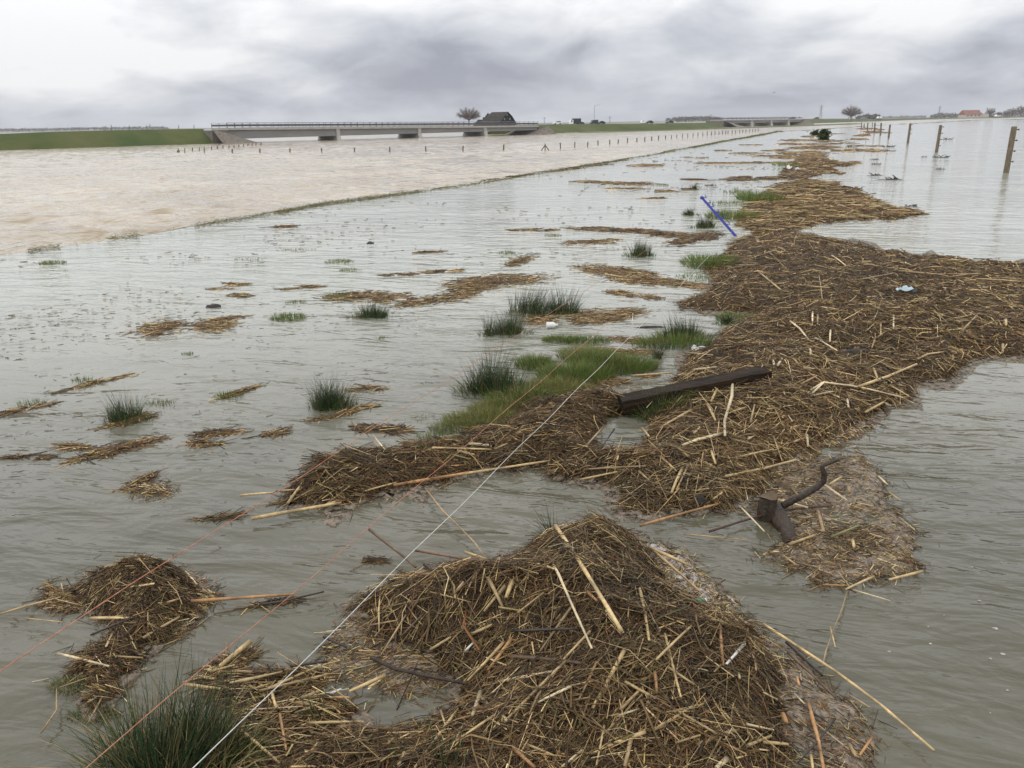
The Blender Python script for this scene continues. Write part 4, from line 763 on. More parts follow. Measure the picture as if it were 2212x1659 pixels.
for q, w, c in [((790, 1140, 1020, 1060, 1240, 965), 6, 'straw'), ((430, 1190, 515, 1110, 800, 1150, 1130, 1225), 4, 'pale'), ((840, 1340, 980, 1265, 1040, 1290), 5, 'straw'), ((255, 630, 330, 690, 400, 775), 4, 'pale'), ((0, 240, 180, 385), 4, 'straw'), ((450, 760, 620, 860), 4, 'pale'), ((1590, 710, 1710, 585), 4, 'tan'), ((1240, 930, 1330, 890, 1450, 870), 4, 'straw'), ((90, 90, 230, 230), 3, 'tan'), ((580, 120, 690, 200), 3, 'pale'), ((430, 560, 430, 640), 4, 'pale'), ((470, 580, 470, 660), 4, 'tan'), ((1060, 590, 1060, 690), 4, 'pale'), ((960, 650, 960, 740), 3.5, 'straw'), ((920, 755, 890, 840), 4, 'tan'), ((570, 700, 565, 790), 4, 'pale'), ((1910, 810, 1910, 880), 5, 'straw'),
                ((1000, 980, 1120, 1015), 3.5, 'tan'), ((905, 1000, 935, 1075), 5, 'straw'), ((1480, 290, 1720, 260), 3, 'tan'), ((1100, 240, 1400, 270, 1740, 265), 2.5, 'tan'), ((1700, 300, 2070, 325), 2.5, 'straw'), ((760, 315, 1100, 250), 2.5, 'tan'), ((1560, 560, 2000, 605), 2.5, 'tan'), ((1930, 620, 1935, 665), 6, 'straw'), ((480, 280, 505, 460), 2.5, 'tan'), ((350, 355, 560, 370), 3, 'straw'), ((1340, 390, 1450, 400), 3.5, 'straw'), ((1030, 1130, 1180, 1215), 3.5, 'straw'), ((700, 1240, 710, 1300), 5, 'pale'), ((120, 920, 130, 970), 5, 'pale'), ((280, 920, 330, 980), 4, 'straw'), ((410, 850, 415, 890), 5, 'pale')]:
    stem(fH(*q), w, c, LM, GM)
# ------------------------------------------------------------------ timber, stump, rubbish
def beam():
    pts = on_surf([1340, 1655], [895, 822]); a = pts[0]; b = pts[1]
    a = np.array([a[0], a[1], 0.0]); b = np.array([b[0], b[1], 0.0]); z0 = float(max(surf(np.array([a[0]]), np.array([a[1]]))[0] * 0.5, 0.03)); z1 = float(max(surf(np.array([b[0]]), np.array([b[1]]))[0], 0.06))
    Lh = np.linalg.norm(b - a); yaw = math.atan2(b[1] - a[1], b[0] - a[0])
    bm = bmesh.new(); n = 22; th, wd = 0.080, 0.12
    rings = []
    for i in range(n + 1):
        x = Lh * i / n; jt = lambda: random.uniform(-0.003, 0.003)
        prof = [(-wd / 2, 0), (wd / 2, 0), (wd / 2 + 0.002, th * 0.5), (wd / 2, th), (0.02, th + 0.001), (-wd / 2 + 0.004, th), (-wd / 2, th - 0.004), (-wd / 2 - 0.002, th * 0.5)]
        rings.append([bm.verts.new((x + (random.uniform(-0.012, 0.012) if i in (0, n) else 0), y + jt(), z + jt())) for y, z in prof])
    for r1, r2 in zip(rings, rings[1:]):
        for k in range(8): bm.faces.new((r1[k], r1[(k + 1) % 8], r2[(k + 1) % 8], r2[k]))
    bm.faces.new(rings[0][::-1]); bm.faces.new(rings[-1]); bmesh.ops.recalc_face_normals(bm, faces=bm.faces)
    me = bpy.data.meshes.new('timber_beam'); bm.to_mesh(me); bm.free(); me.materials.append(M_BEAM)
    o = bpy.data.objects.new('timber_beam', me); COL.objects.link(o); o.location = (a[0], a[1], z0); o.rotation_euler = (0, -math.atan2(z1 - z0, Lh), yaw)
    tag(o, 'dark wet squared timber beam lying across the reed mat', 'beam')
beam()
def stump():
    base = on_surf(1655, 1120)[0]; base[2] = 0; e = empty('tree_stump', base); tag(e, 'sawn tree stump with a crooked bare branch in the chaff raft', 'stump')
    top = at_dist(1653, 1076, dist(base) - 0.02) - base
    r = 0.040
    v, fc = tube([(0, 0, -0.12), (0.005, 0, 0.0), (0.0, 0, top[2] * 0.6), (0, 0, top[2])], [r * 1.25, r * 1.15, r, r * 0.98], 14, jit=0.13, caps=False); mesh_obj('trunk', v, fc, M_CUT if False else M_WOOD, e, smooth=True)
    ang = [2 * math.pi * k / 14 for k in range(14)]
    mesh_obj('cut_face', [(r * math.cos(a) * 0.98, r * math.sin(a) * 0.98, top[2] + 0.001 + 0.006 * math.sin(2 * a)) for a in ang] + [(0, 0, top[2] + 0.004)], [(k, (k + 1) % 14, 14) for k in range(14)], M_CUT, e)
    pl = [on_surf(*p)[0] - base for p in ((1672, 1110), (1700, 1150), (1712, 1178))]
    pl = [np.array([0.01, -0.01, 0.05]), np.array([pl[0][0] * .8, pl[0][1] * .8, 0.03]), np.array([pl[0][0] * .4 + pl[1][0] * .6, pl[0][1] * .4 + pl[1][1] * .6, 0.018]), np.array([pl[1][0], pl[1][1], 0.008]), np.array([pl[2][0], pl[2][1], -0.015])]
    v, fc = tube(pl, [0.03, 0.042, 0.037, 0.034, 0.026], 9, jit=0.22); mesh_obj('root', v, fc, M_WOOD, e, smooth=True)
    D = dist(base); bp = []
    for (x, y, dd) in ((1690, 1092, 0.0), (1735, 1070, 0.05), (1765, 1052, 0.09), (1779, 1040, 0.1), (1781, 1022, 0.1), (1775, 1008, 0.1), (1790, 1000, 0.11), (1813, 993, 0.12)): bp.append(at_dist(x, y, D + dd) - base)
    v, fc = tube(bp, [0.016, 0.015, 0.014, 0.0135, 0.013, 0.011, 0.009, 0.005], 8, jit=0.08); mesh_obj('branch', v, fc, M_WOOD, e, smooth=True)
stump()
def lump(name, px, py, size, m, label, cat, squash=(1, 1, 1), lift=0.0, yaw=0.0, seed=1, group=None, level=None):
    c = on_surf(px, py, lift)[0]
    if level is not None: c = G(px, py, level)
    bm = bmesh.new(); bmesh.ops.create_icosphere(bm, subdivisions=2, radius=size); rr = random.Random(seed)
    for v in bm.verts:
        k = 1 + rr.uniform(-0.22, 0.22); v.co = Vector((v.co.x * k * squash[0], v.co.y * k * squash[1], max(v.co.z * k * squash[2], -size * 0.3 * squash[2])))
    me = bpy.data.meshes.new(name); bm.to_mesh(me); bm.free(); me.materials.append(m)
    o = bpy.data.objects.new(name, me); COL.objects.link(o); o.location = [float(q) for q in c]; o.rotation_euler = (0, 0, yaw); tag(o, label, cat, group); return o
def bottle(name, px, py, r, L, m, label, yaw):
    c = on_surf(px, py, r * 0.8)[0]; e = empty(name, c, yaw); tag(e, label, 'bottle')
    v, fc = tube([(0, 0, 0), (0.004, 0, 0), (L * 0.35, 0, 0), (L * 0.62, 0, 0), (L * 0.78, 0, 0), (L * 0.86, 0, 0), (L * 0.92, 0, 0)], [r * 0.8, r, r * 0.94, r, r * 0.55, r * 0.33, r * 0.33], 12); mesh_obj('body', v, fc, m, e, smooth=True)
    v, fc = tube([(L * 0.92, 0, 0), (L, 0, 0)], [r * 0.42, r * 0.42], 10); mesh_obj('cap', v, fc, M_WHITE, e)
def sheet(name, px, py, sx, sy, m, label, cat, yaw=0.0, lift=0.03, curl=0.03, seed=1):
    c = on_surf(px, py, lift)[0]; rr = random.Random(seed); n = 6; V = []; Fc = []
    for lay in (0, 1):
        for i in range(n + 1):
            for j in range(n + 1):
                u = i / n - 0.5; w = j / n - 0.5; V.append((u * sx * (1 + 0.2 * math.sin(j * 1.7)), w * sy * (1 + 0.2 * math.cos(i)), curl * math.sin(u * 5 + seed) * math.cos(w * 4) - lay * 0.002))
    m2 = (n + 1) ** 2
    for i in range(n):
        for j in range(n):
            a = i * (n + 1) + j; Fc.append((a, a + n + 1, a + n + 2, a + 1)); Fc.append((a + m2, a + 1 + m2, a + n + 2 + m2, a + n + 1 + m2))
    o = mesh_obj(name, V, Fc, m, smooth=True); o.location = [float(q) for q in c]; o.rotation_euler = (0, 0, yaw); tag(o, label, cat)
bottle('plastic_bottle', 1497, 1307, 0.017, 0.06, M_GREENP, 'small green plastic bottle in the foreground heap', 0.5)
bottle('plastic_bottle', 1180, 703, 0.030, 0.10, M_WHITE, 'white plastic bottle in the debris right of the twin rush clumps', 0.1)
v, fc = box(-0.018, 0.018, -0.014, 0.014, 0, 0.026); o = mesh_obj('polystyrene_block', v, fc, M_WHITE); o.location = [float(q) for q in on_surf(1131, 932)[0]]; o.rotation_euler = (0.15, 0.2, 0.5); tag(o, 'small white polystyrene block on the brown mat beside the white cord', 'block')
sheet('plastic_sheet', 1958, 624, 0.15, 0.07, M_PALEBLUE, 'pale blue plastic scrap on the long brown mat', 'plastic scrap', seed=2, lift=0.05, curl=0.035)
sheet('plastic_sheet', 1512, 752, 0.12, 0.05, M_WHITE, 'white plastic scrap beside the green rushes on the mat', 'plastic scrap', seed=4, lift=0.03)
sheet('plastic_bag', 1707, 362, 0.26, 0.2, M_WHITE, 'white plastic bag on the reed patch beyond the pointed mat', 'plastic bag', seed=3, lift=0.10, curl=0.09)
lump('plastic_scrap', 1722, 367, 0.09, M_WHITE, 'small white scrap just right of the white plastic bag', 'plastic scrap', seed=9, lift=0.02)
lump('black_log', 1853, 765, 0.05, M_DARKROOT, 'short blackened log sunk in the long brown mat', 'log', squash=(2.6, 0.8, 0.7), lift=0.02, yaw=0.12, seed=5)
lump('black_board', 1405, 707, 0.05, M_DARKROOT, 'dark board floating beside the green rushes', 'board', squash=(2.6, 0.5, 0.25), yaw=0.0, seed=6)
lump('dark_clod', 1510, 1085, 0.035, M_DARKROOT, 'black clod at the lower edge of the long mat near the stump', 'clod', squash=(1, 1, 1.2), seed=7)
for i, (x, y, s) in enumerate([(800, 526, 0.04), (796, 250, 0), (462, 663, 0.045), (1690, 0, 0)]):
    if s: lump('dark_clod', x, y, s, M_DARKROOT, 'small black clod floating alone on the shallow water', 'clod', squash=(1.5, 1, 0.7), seed=20 + i, group='black clods')
# dark drift roots on the right-hand water
def root_clump(px, py, s, label, seed):
    c = G(px, py); rr = random.Random(seed); parts = []; s *= 0.8
    for k in range(11):
        a = rr.uniform(0, 6.28); L = s * rr.uniform(0.5, 1.2); up = rr.uniform(0, 0.55); x0 = rr.uniform(-1.2, 1.2) * s
        parts.append(tube([(x0, rr.uniform(-.2, .2) * s, -0.01), (x0 + math.cos(a) * L * 0.5, math.sin(a) * L * 0.4, up * s * 0.5 + 0.02), (x0 + math.cos(a) * L, math.sin(a) * L * 0.6, up * s)], [s * 0.07, s * 0.05, s * 0.015], 5))
    parts.append(tube([(-1.6 * s, 0, 0.0), (-.4 * s, 0.1 * s, 0.0), (.5 * s, -.05 * s, 0.01), (1.5 * s, .1 * s, 0.0)], [s * 0.03, s * 0.06, s * 0.05, s * 0.02], 6))
    v, fc = join(parts); o = mesh_obj('drift_root', v, fc, M_DARKROOT); o.location = [float(q) for q in c]; tag(o, label, 'drift root'); return o
for i, (x, y, s, l) in enumerate([(1925, 388, 0.30, 'spiky dark root clump, the largest one drifting right of the pointed mat'), (1890, 379, 0.20, 'low dark root beside the largest spiky root clump'), (2047, 301, 0.36, 'dark humped root drifting right of the second insulated post'), (2033, 340, 0.30, 'flat dark wood drifting below the second insulated post'),
                                  (1893, 355, 0.16, 'thin dark stick floating above the low dark root'), (1888, 345, 0.16, 'dark sliver floating right of the thin pale strip'), (1920, 317, 0.30, 'dark root drifting left of the third fence post'), (1849, 408, 0.16, 'dark stick off the back of the pointed mat'), (1965, 446, 0.14, 'black knot of root on the tip of the pointed mat'),
                                  (1535, 401, 0.14, 'dark weedy stick left of the pointed mat'), (1996, 339, 0.12, 'tiny dark scrap left of the flat dark wood'), (1840, 318, 0.32, 'dark tangled wood on top of the far reed raft'), (2030, 366, 0.16, 'thin dark twig floating beyond the largest spiky root clump')]):
    root_clump(x, y, s, l, 60 + i)
# foam flecks on the open water at the right
def flecks():
    V = []; Fc = []
    for x, y, s in [(2150, 1358, 1.5), (2166, 1413, 1.4), (2140, 1423, 0.9), (1921, 1408, 1.0), (2078, 1446, 1.1), (2010, 1391, 0.8), (2003, 1354, 0.8), (2116, 1298, 1.0), (2137, 1540, 0.9), (2176, 1492, 0.7), (2163, 1215, 0.7), (1720, 1368, 0.6), (2100, 1226, 0.5), (2040, 1330, 0.5)]:
        c = G(x, y); k = len(V); r = 0.0048 * s
        V += [(c[0] + r * 1.5 * math.cos(a) * random.uniform(.7, 1.2), c[1] + r * math.sin(a) * random.uniform(.7, 1.2), 0.001) for a in [j * 0.785 for j in range(8)]] + [(c[0], c[1], 0.005)]
        Fc += [(k + j, k + (j + 1) % 8, k + 8) for j in range(8)]
    tag(mesh_obj('foam_flecks', V, Fc, M_FOAM), 'few white foam flecks on the dark open water', 'foam', kind='stuff')
flecks()

# ------------------------------------------------------------------ rushes and grass
def blades(n, rad_x, rad_y, hmin, hmax, w, spread, c_lo, c_hi, tipc, lean=(0, 0), arch=0.15, seg=3):
    a = rng.uniform(0, 2 * math.pi, n); q = np.sqrt(rng.random(n)); bx = np.cos(a) * q * rad_x; by = np.sin(a) * q * rad_y
    hh = rng.uniform(hmin, hmax, n) * (1 - 0.35 * q * q); out = np.stack([bx / rad_x, by / rad_y], 1) * spread + rng.normal(0, spread * 0.35, (n, 2)) + np.array(lean)
    V = []; t_ = np.linspace(0, 1, seg + 1); pa = rng.uniform(0, 2 * math.pi, n)
    col0 = np.array(c_lo) + (np.array(c_hi) - np.array(c_lo)) * rng.random((n, 1)); C = []
    for t in t_:
        cx = bx + out[:, 0] * hh * (t + arch * t * t); cy = by + out[:, 1] * hh * (t + arch * t * t); cz = hh * (t - arch * 0.5 * t * t * np.hypot(out[:, 0], out[:, 1]) * 2) - 0.03 * (t == 0)
        ww = w * (1 - 0.85 * t ** 1.5) * rng.uniform(0.85, 1.15, n)
        cc = col0 * (1 - t * 0.0) if t < 0.9 else col0 * 0.5 + np.array(tipc) * 0.5
        for k in range(3):
            V.append(np.stack([cx + np.cos(pa + 2.094 * k) * ww * 0.5, cy + np.sin(pa + 2.094 * k) * ww * 0.5, cz], 1)); C.append(cc)
    R = len(t_); V = np.stack(V, 1).reshape(-1, 3); C = np.stack(C, 1).reshape(-1, 3); base = np.arange(n)[:, None] * 3 * R; Fc = []
    for j in range(R - 1):
        for k in range(3): Fc.append(base + np.array([j * 3 + k, j * 3 + (k + 1) % 3, (j + 1) * 3 + (k + 1) % 3, (j + 1) * 3 + k])[None])
    return V, np.stack(Fc, 1).reshape(-1, 4), C
R_LO, R_HI, R_TIP = (0.015, 0.036, 0.014), (0.060, 0.105, 0.038), (0.10, 0.08, 0.04)
def rush(px, py, wpx, hpx, n, label, low_green=0.35, spread=0.33, dead=0.12, depth=0.6, w=0.0032, lean=(0, 0)):
    c = G(px, py); z = 0.0; D = np.linalg.norm(c - np.array([0, 0, H])); rx = wpx * 0.5 * D / FOC * 0.78; hh = hpx * D / FOC * 1.15
    mpp = D / 796; w = max(w, mpp * 0.42)
    e = empty('rush_clump', (c[0], c[1], 0)); tag(e, label, 'rushes')
    rr = random.Random(int(px * 7 + py)); k = 3 + int(wpx > 70) * 3; ch = []
    for q in range(k):
        a = rr.uniform(0, 6.28); r = rx * rr.uniform(0.25, 0.75) * (q > 0); f = rr.uniform(0.55, 1.08) if q else 1.0; m = int(n / k * rr.uniform(0.6, 1.4))
        v, fc, cl = blades(m, rx * rr.uniform(0.28, 0.5), rx * depth * rr.uniform(0.28, 0.5), hh * f * 0.35, hh * f * 1.12, w * rr.uniform(0.85, 1.1), spread * rr.uniform(0.9, 1.5), R_LO, R_HI, R_TIP, (lean[0] + rr.uniform(-.22, .3), lean[1] + rr.uniform(-.2, .2)), arch=rr.uniform(0.05, 0.3))
        v = v + np.array([math.cos(a) * r, math.sin(a) * r * depth, 0]); cl = cl * rr.uniform(0.75, 1.25); br = np.repeat(rng.random(m) < 0.10, 12); cl = np.where(br[:, None], np.array((0.20, 0.145, 0.065)), cl); ch.append((v, fc, cl))
    v, fc, cl = merge(ch); o = mesh_obj('stems', v, fc, M_RUSH, e, cols=cl); o['kind'] = 'stuff'
    m = int(n * low_green)
    if m: v, fc, cl = blades(m, rx * 1.25, rx * depth * 1.3, hh * 0.12, hh * 0.36, w * 1.2, 0.7, (0.035, 0.065, 0.012), (0.09, 0.14, 0.03), (0.2, 0.2, 0.06), arch=0.3); o = mesh_obj('basal_grass', v, fc, M_GRASS, e, cols=cl); o['kind'] = 'stuff'
    k = int(n * dead)
    if k: v, fc, cl = blades(k, rx * 0.9, rx * depth, hh * 0.25, hh * 0.8, w, 0.7, (0.16, 0.11, 0.05), (0.34, 0.26, 0.12), (0.2, 0.14, 0.07), arch=0.5); o = mesh_obj('dead_stems', v, fc, M_GRASS, e, cols=cl); o['kind'] = 'stuff'
rush(360, 1690, 330, 215, 720, 'large dark green rush clump in the near corner under both orange cords', spread=0.42, low_green=0.5, w=0.0038, dead=0.35)
rush(470, 1640, 190, 165, 330, 'smaller rush clump beside the large near one, crossed by the white cord', spread=0.4, low_green=0.4, w=0.0034)
rush(272, 908, 92, 58, 330, 'dark rush clump rooted beside a slanting reed strip in open water'); rush(722, 880, 112, 72, 420, 'lone spiky rush clump in the middle of the shallow water', spread=0.4)
rush(1058, 848, 160, 108, 760, 'big rush clump in front of the twin rush clumps'); rush(1092, 722, 120, 66, 460, 'left one of the twin rush clumps'); rush(1172, 676, 185, 58, 620, 'wide right one of the twin rush clumps')
rush(797, 685, 95, 36, 320, 'low rush clump beside brown reed wrack'); rush(1380, 553, 72, 42, 320, 'round dark rush clump above the tan reed raft'); rush(1492, 465, 42, 20, 140, 'small rush clump behind the blue post'); rush(1523, 491, 70, 28, 220, 'broad low rush clump left of the blue post')
rush(1475, 728, 125, 55, 330, 'bright green rush clump at the edge of the long mat', low_green=1.2); rush(1570, 700, 60, 26, 130, 'short green rush tuft on the long mat', low_green=1.0); rush(1418, 775, 40, 52, 90, 'thin upright rushes between grass and the long mat', low_green=0.2)
rush(1432, 905, 120, 72, 330, 'rush clump growing in front of the dark beam', low_green=0.9, spread=0.6); rush(1195, 1165, 62, 85, 70, 'sparse tall rushes behind the foreground heap', low_green=0.3, spread=0.35); rush(1500, 408, 26, 16, 60, 'tiny rush tuft beyond the round clump')
rush(850, 1690, 70, 110, 40, 'sparse rush blades in the bottom edge of the foreground heap', low_green=0.1, spread=0.2); rush(960, 1690, 60, 120, 46, 'second sparse rush tuft in the foreground heap, right of the first', low_green=0.1, spread=0.2, w=0.005); rush(690, 1560, 70, 70, 36, 'sparse rushes standing in the pool beside the foreground heap', low_green=0.2, spread=0.25)
def grass(px, py, rx, ry, hpx, n, label, lo=(0.045, 0.085, 0.012), hi=(0.12, 0.19, 0.035), name='grass_patch', arch=0.35, spread=0.6, group=None):
    c = G(px, py); D = np.linalg.norm(c - np.array([0, 0, H])); X = rx * D / FOC; t0 = G(px, py - ry); t1 = G(px, py + ry); Y = max(0.02, abs(t0[1] - t1[1]) * 0.5); hh = hpx * D / FOC
    v, fc, cl = blades(n, X, Y, hh * 0.4, hh * 1.1, max(0.003, D / 796 * 0.5), spread, lo, hi, (0.22, 0.22, 0.08), arch=arch, seg=2)
    dd = np.repeat(rng.random(n) < 0.2, 9); cl = np.where(dd[:, None], np.array((0.24, 0.19, 0.085)) * np.repeat(rng.uniform(.6, 1.3, n), 9)[:, None], cl)
    v[:, 2] += surf(v[:, 0] + c[0], v[:, 1] + c[1]) * 0.9
    o = mesh_obj(name, v, fc, M_GRASS, cols=cl); o.location = (float(c[0]), float(c[1]), 0.0); tag(o, label, 'grass', group, 'stuff')
YL, YH = (0.09, 0.12, 0.02), (0.24, 0.24, 0.06)
for a in [(1135, 866, 80, 14, 36, 1300, 'fresh green grass on the tip of the long mat, left of the white cord'), (1040, 908, 80, 12, 30, 1000, 'fresh green grass farther out on the mat tip', YL, YH), (1290, 785, 60, 12, 38, 1000, 'fresh green grass right under the white cord'), (1155, 790, 40, 12, 30, 800, 'bright grass tuft right of the big rush clump'), (1262, 770, 55, 14, 30, 800, 'yellowish grass tuft near the white cord', YL, YH), (1245, 815, 80, 16, 40, 1700, 'broad green grass patch under the white cord'), (1340, 795, 75, 15, 38, 1500, 'green grass patch behind the dark beam', ), (1190, 845, 90, 16, 36, 1400, 'straw-green grass beside the long mat, left of the white cord', YL, YH),
          (1085, 885, 70, 14, 28, 1100, 'low yellowish grass strip along the tip of the long mat', YL, YH), (1000, 925, 70, 12, 22, 800, 'half drowned grass at the tip of the long mat', YL, (0.16, 0.19, 0.05)), (940, 945, 45, 9, 16, 200, 'sparse drowned grass at the end of the mat'), (1210, 735, 38, 6, 16, 500, 'low green grass below the white bottle'), (1265, 738, 50, 6, 18, 500, 'low green grass right of the white bottle'),
          (1530, 572, 52, 16, 22, 900, 'green grass strip left of the long mat below the blue post'), (1455, 745, 85, 10, 34, 800, 'bright green grass around the green rushes at the edge of the long mat'), (1420, 890, 65, 14, 44, 800, 'bright green grass in front of the dark beam'), (1590, 690, 40, 8, 20, 300, 'bright green grass on the long mat right of the green rushes'), (1500, 600, 40, 8, 10, 160, 'sparse green grass in water left of the long mat'), (1640, 432, 38, 9, 22, 700, 'green grass on the left corner of the pointed mat'), (1580, 470, 50, 8, 20, 600, 'green grass beside the blue post'), (1575, 440, 50, 4, 8, 160, 'low grass strip beyond the blue post'), (1595, 416, 28, 4, 8, 120, 'small grass tuft beyond the blue post'),
          (622, 688, 36, 7, 14, 330, 'flat bright green grass tuft left of the low rush clump'), (112, 569, 24, 3.5, 8, 150, 'small green tuft near the crest of the flooded bank'), (732, 566, 30, 4, 8, 150, 'small green tuft above the brown wrack'), (757, 584, 24, 3, 6, 90, 'second small tuft above the brown wrack, lower one'), (640, 653, 22, 3.5, 7, 90, 'tiny tuft above the flat bright tuft'),
          (725, 641, 24, 6, 12, 120, 'green tuft in the brown reed wrack'), (1095, 547, 20, 3, 7, 90, 'tiny tuft left of the round rush clump'), (1195, 509, 18, 2.5, 6, 70, 'tiny tuft left of the long dark raft'), (178, 822, 17, 4, 12, 60, 'tiny tuft beside the faint reed strip'), (347, 872, 28, 5, 12, 90, 'sparse shoots right of the left rush clump'), (70, 872, 26, 5, 12, 70, 'sparse shoots on a drifting reed strip'), (495, 855, 28, 6, 14, 130, 'green tuft on a short reed strip'),
          (405, 765, 12, 2.5, 7, 40, 'tiny isolated tuft below the oval raft'), (822, 731, 9, 2.5, 8, 30, 'single weed sprig below the low rush clump'), (1700, 358, 20, 4, 10, 120, 'green grass left of the white plastic bag'), (930, 905, 60, 10, 10, 60, 'few drowned shoots off the mat tip'), (545, 560, 30, 3, 5, 60, 'faint submerged tuft near the oval raft'), (1425, 400, 20, 2, 4, 50, 'faint tuft among far reed strips'), (640, 540, 40, 3, 5, 60, 'faint strip of drowned grass in open water')]:
    lo, hi = (a[7], a[8]) if len(a) > 7 else ((0.042, 0.085, 0.010), (0.13, 0.215, 0.030)); grass(*a[:7], lo=lo, hi=hi)
grass(165, 1480, 42, 16, 14, 420, 'matted olive grass floating at the left of the small domed clump', (0.06, 0.075, 0.018), (0.17, 0.17, 0.05), spread=1.6, arch=0.1); grass(205, 1545, 45, 12, 12, 260, 'drowned green grass below the small domed clump', (0.03, 0.055, 0.012), (0.09, 0.12, 0.03), spread=1.6, arch=0.1)
grass(1130, 1015 - 150, 40, 8, 60, 90, 'bleached dead grass bent over the tip of the long mat', (0.30, 0.22, 0.09), (0.48, 0.38, 0.18), spread=1.0, arch=0.6)
# turf tufts breaking the surface along the crest of the flooded bank
def crest_turf():
    ch = []; k = 0
    X = [p[0] for p in RIDGE_PX]; Y = [p[1] for p in RIDGE_PX]
    segs = [(600, 905, 0.8), (905, 1210, 0.3), (420, 600, 0.35), (60, 130, 0.3), (230, 300, 0.3), (1210, 1360, 0.5), (0, 420, 0.02), (1500, 1690, 0.8), (1360, 1500, 0.15)]
    for x0, x1, dn in segs:
        n = int((x1 - x0) * 9 * dn); px = rng.uniform(x0, x1, n); py = np.interp(px, X, Y) + rng.normal(0, 1, n) * np.interp(px, [0, 900, 1690], [4, 2.2, 0.6]); P = G(px, py); D = np.hypot(P[:, 0], P[:, 1])
        yaw = rng.uniform(0, 6.28, n); d = np.stack([np.cos(yaw), np.sin(yaw), rng.uniform(0.0, 0.5, n)], 1); P[:, 2] = 0.01
        col = np.array((0.07, 0.085, 0.02)) + (np.array((0.20, 0.165, 0.06)) - np.array((0.07, 0.085, 0.02))) * rng.random((n, 1)); ch.append(tri_pieces(P, d, rng.uniform(0.03, 0.10, n) * np.maximum(1, D / 22), np.maximum(0.005, D / 796 * 0.5), np.full(n, 0.4), col))
    v, fc, cl = merge(ch); o = mesh_obj('crest_turf', v, fc, M_GRASS, cols=cl); tag(o, 'tufts of yellow-green turf along the crest of the flooded bank', 'grass', kind='stuff')
crest_turf()

# ------------------------------------------------------------------ fence cords, blue post, fence posts
bb = on_surf(1590, 511)[0]; Db = dist(bb)
bt = at_dist(1517, 428, Db + 0.15)
def blue_post():
    b0 = bb.copy(); e = empty('blue_fence_post', b0); tag(e, 'blue plastic electric fence post leaning over beside the reed mat', 'fence post')
    d = bt - b0; L = np.linalg.norm(d); u = d / L; s = np.cross(u, np.array([0, 1.0, 0])); s /= np.linalg.norm(s); w = np.cross(s, u)
    q = lambda t, a, b: tuple(u * t + s * a + w * b)
    prof = [(-0.02, -0.008), (0.02, -0.008), (0.02, 0.008), (0.006, 0.01), (0.006, 0.024), (-0.006, 0.024), (-0.006, 0.01), (-0.02, 0.008)]
    V = [q(-0.1, a, b) for a, b in prof] + [q(L, a * 0.8, b * 0.8) for a, b in prof]; n = 8
    mesh_obj('shaft', V, [tuple(range(n)), tuple(range(2 * n - 1, n - 1, -1))] + [(i, i + n, (i + 1) % n + n, (i + 1) % n) for i in range(n)], M_BLUE, e)
    for t in (0.99, 0.86, 0.76, 0.62, 0.46, 0.3):
        v, fc = tube([q(L * t, -0.018, 0), q(L * t - 0.03, -0.05, 0), q(L * t + 0.012, -0.06, 0)], 0.008, 5); mesh_obj('cord_hook', v, fc, M_BLUE, e)
    v, fc = tube([q(L - 0.005, 0, 0), q(L + 0.03, 0, 0)], [0.03, 0.024], 8); mesh_obj('top_cap', v, fc, M_BLUE, e)
blue_post()
NEAR = np.array([-1.2, 0.2])            # corner post of the fence, out of the picture behind the viewer's left
def cord(px_near, px_far, m, r, label, name, far_t):
    """straight cord: far end on the blue post, near end on a post behind the left edge of the picture"""
    far = bb + (bt - bb) * far_t
    n = np.cross(ray(*px_near), ray(*px_far)); p0 = np.array([NEAR[0], NEAR[1], H])
    z = H - (n[0] * NEAR[0] + n[1] * NEAR[1]) / n[2]
    a = np.array([NEAR[0], NEAR[1], z]); k = 60; pts = [a + (far - a) * (i / k) + np.array([0, 0, -0.03 * math.sin(math.pi * i / k) + 0.004 * math.sin(i * 1.3)]) for i in range(k + 1)]
    v, fc = tube(pts, r, 5, jit=0.12); o = mesh_obj(name, v, fc, m); tag(o, label, 'rope'); return z
zw = cord((410, 1659), (1577, 503), M_WIRE_W, 0.0014, 'white twisted cord, lowest of the three running to the blue post', 'white_rope', 0.12)
zo = cord((185, 1659), (1561, 487), M_WIRE_O, 0.0011, 'orange cord, middle of the three running to the blue post', 'orange_rope', 0.40)
zt = cord((0, 1450), (1530, 460), M_WIRE_O, 0.0010, 'orange and white cord, uppermost of the three running to the blue post', 'orange_rope', 0.80)
print('cord heights', zw, zo, zt)
def post(pxb, pxt, wpx, level, label, group=None, knobs=0, m=M_POST, name='fence_post', under=0.5):
    b = G(*pxb, level); D = dist(b); t = at_dist(*pxt, D); r = wpx * 0.5 * np.linalg.norm(b - np.array([0, 0, H])) / FOC
    d = t - b; pts = [-d * (under / max(np.linalg.norm(d), 0.1)), d * 0.0, d * 0.35, d * 0.7, d * 0.98, d * 1.0]
    v, fc = tube(pts, [r * 1.08, r * 1.05, r, r * 0.98, r * 0.95, r * 0.8], 8, jit=0.05)
    if not knobs:
        o = mesh_obj(name, v, fc, m); o.location = [float(q) for q in b]; tag(o, label, 'fence post', group); return o
    e = empty(name, b); tag(e, label, 'fence post', group); mesh_obj('shaft', v, fc, m, e)
    for k in range(knobs):
        f = 0.93 - 0.23 * k; c = d * f
        v, fc = tube([c + np.array([r * 0.6, 0, 0]), c + np.array([r + 0.05, 0, 0.0]), c + np.array([r + 0.075, 0, 0.0])], [0.014, 0.014, 0.03], 6); mesh_obj('insulator', v, fc, M_RUBBER, e)
    return e
f6 = lambda zx, zy: (1785.6 + 0.1927 * zx, 207.4 + 0.1927 * zy)
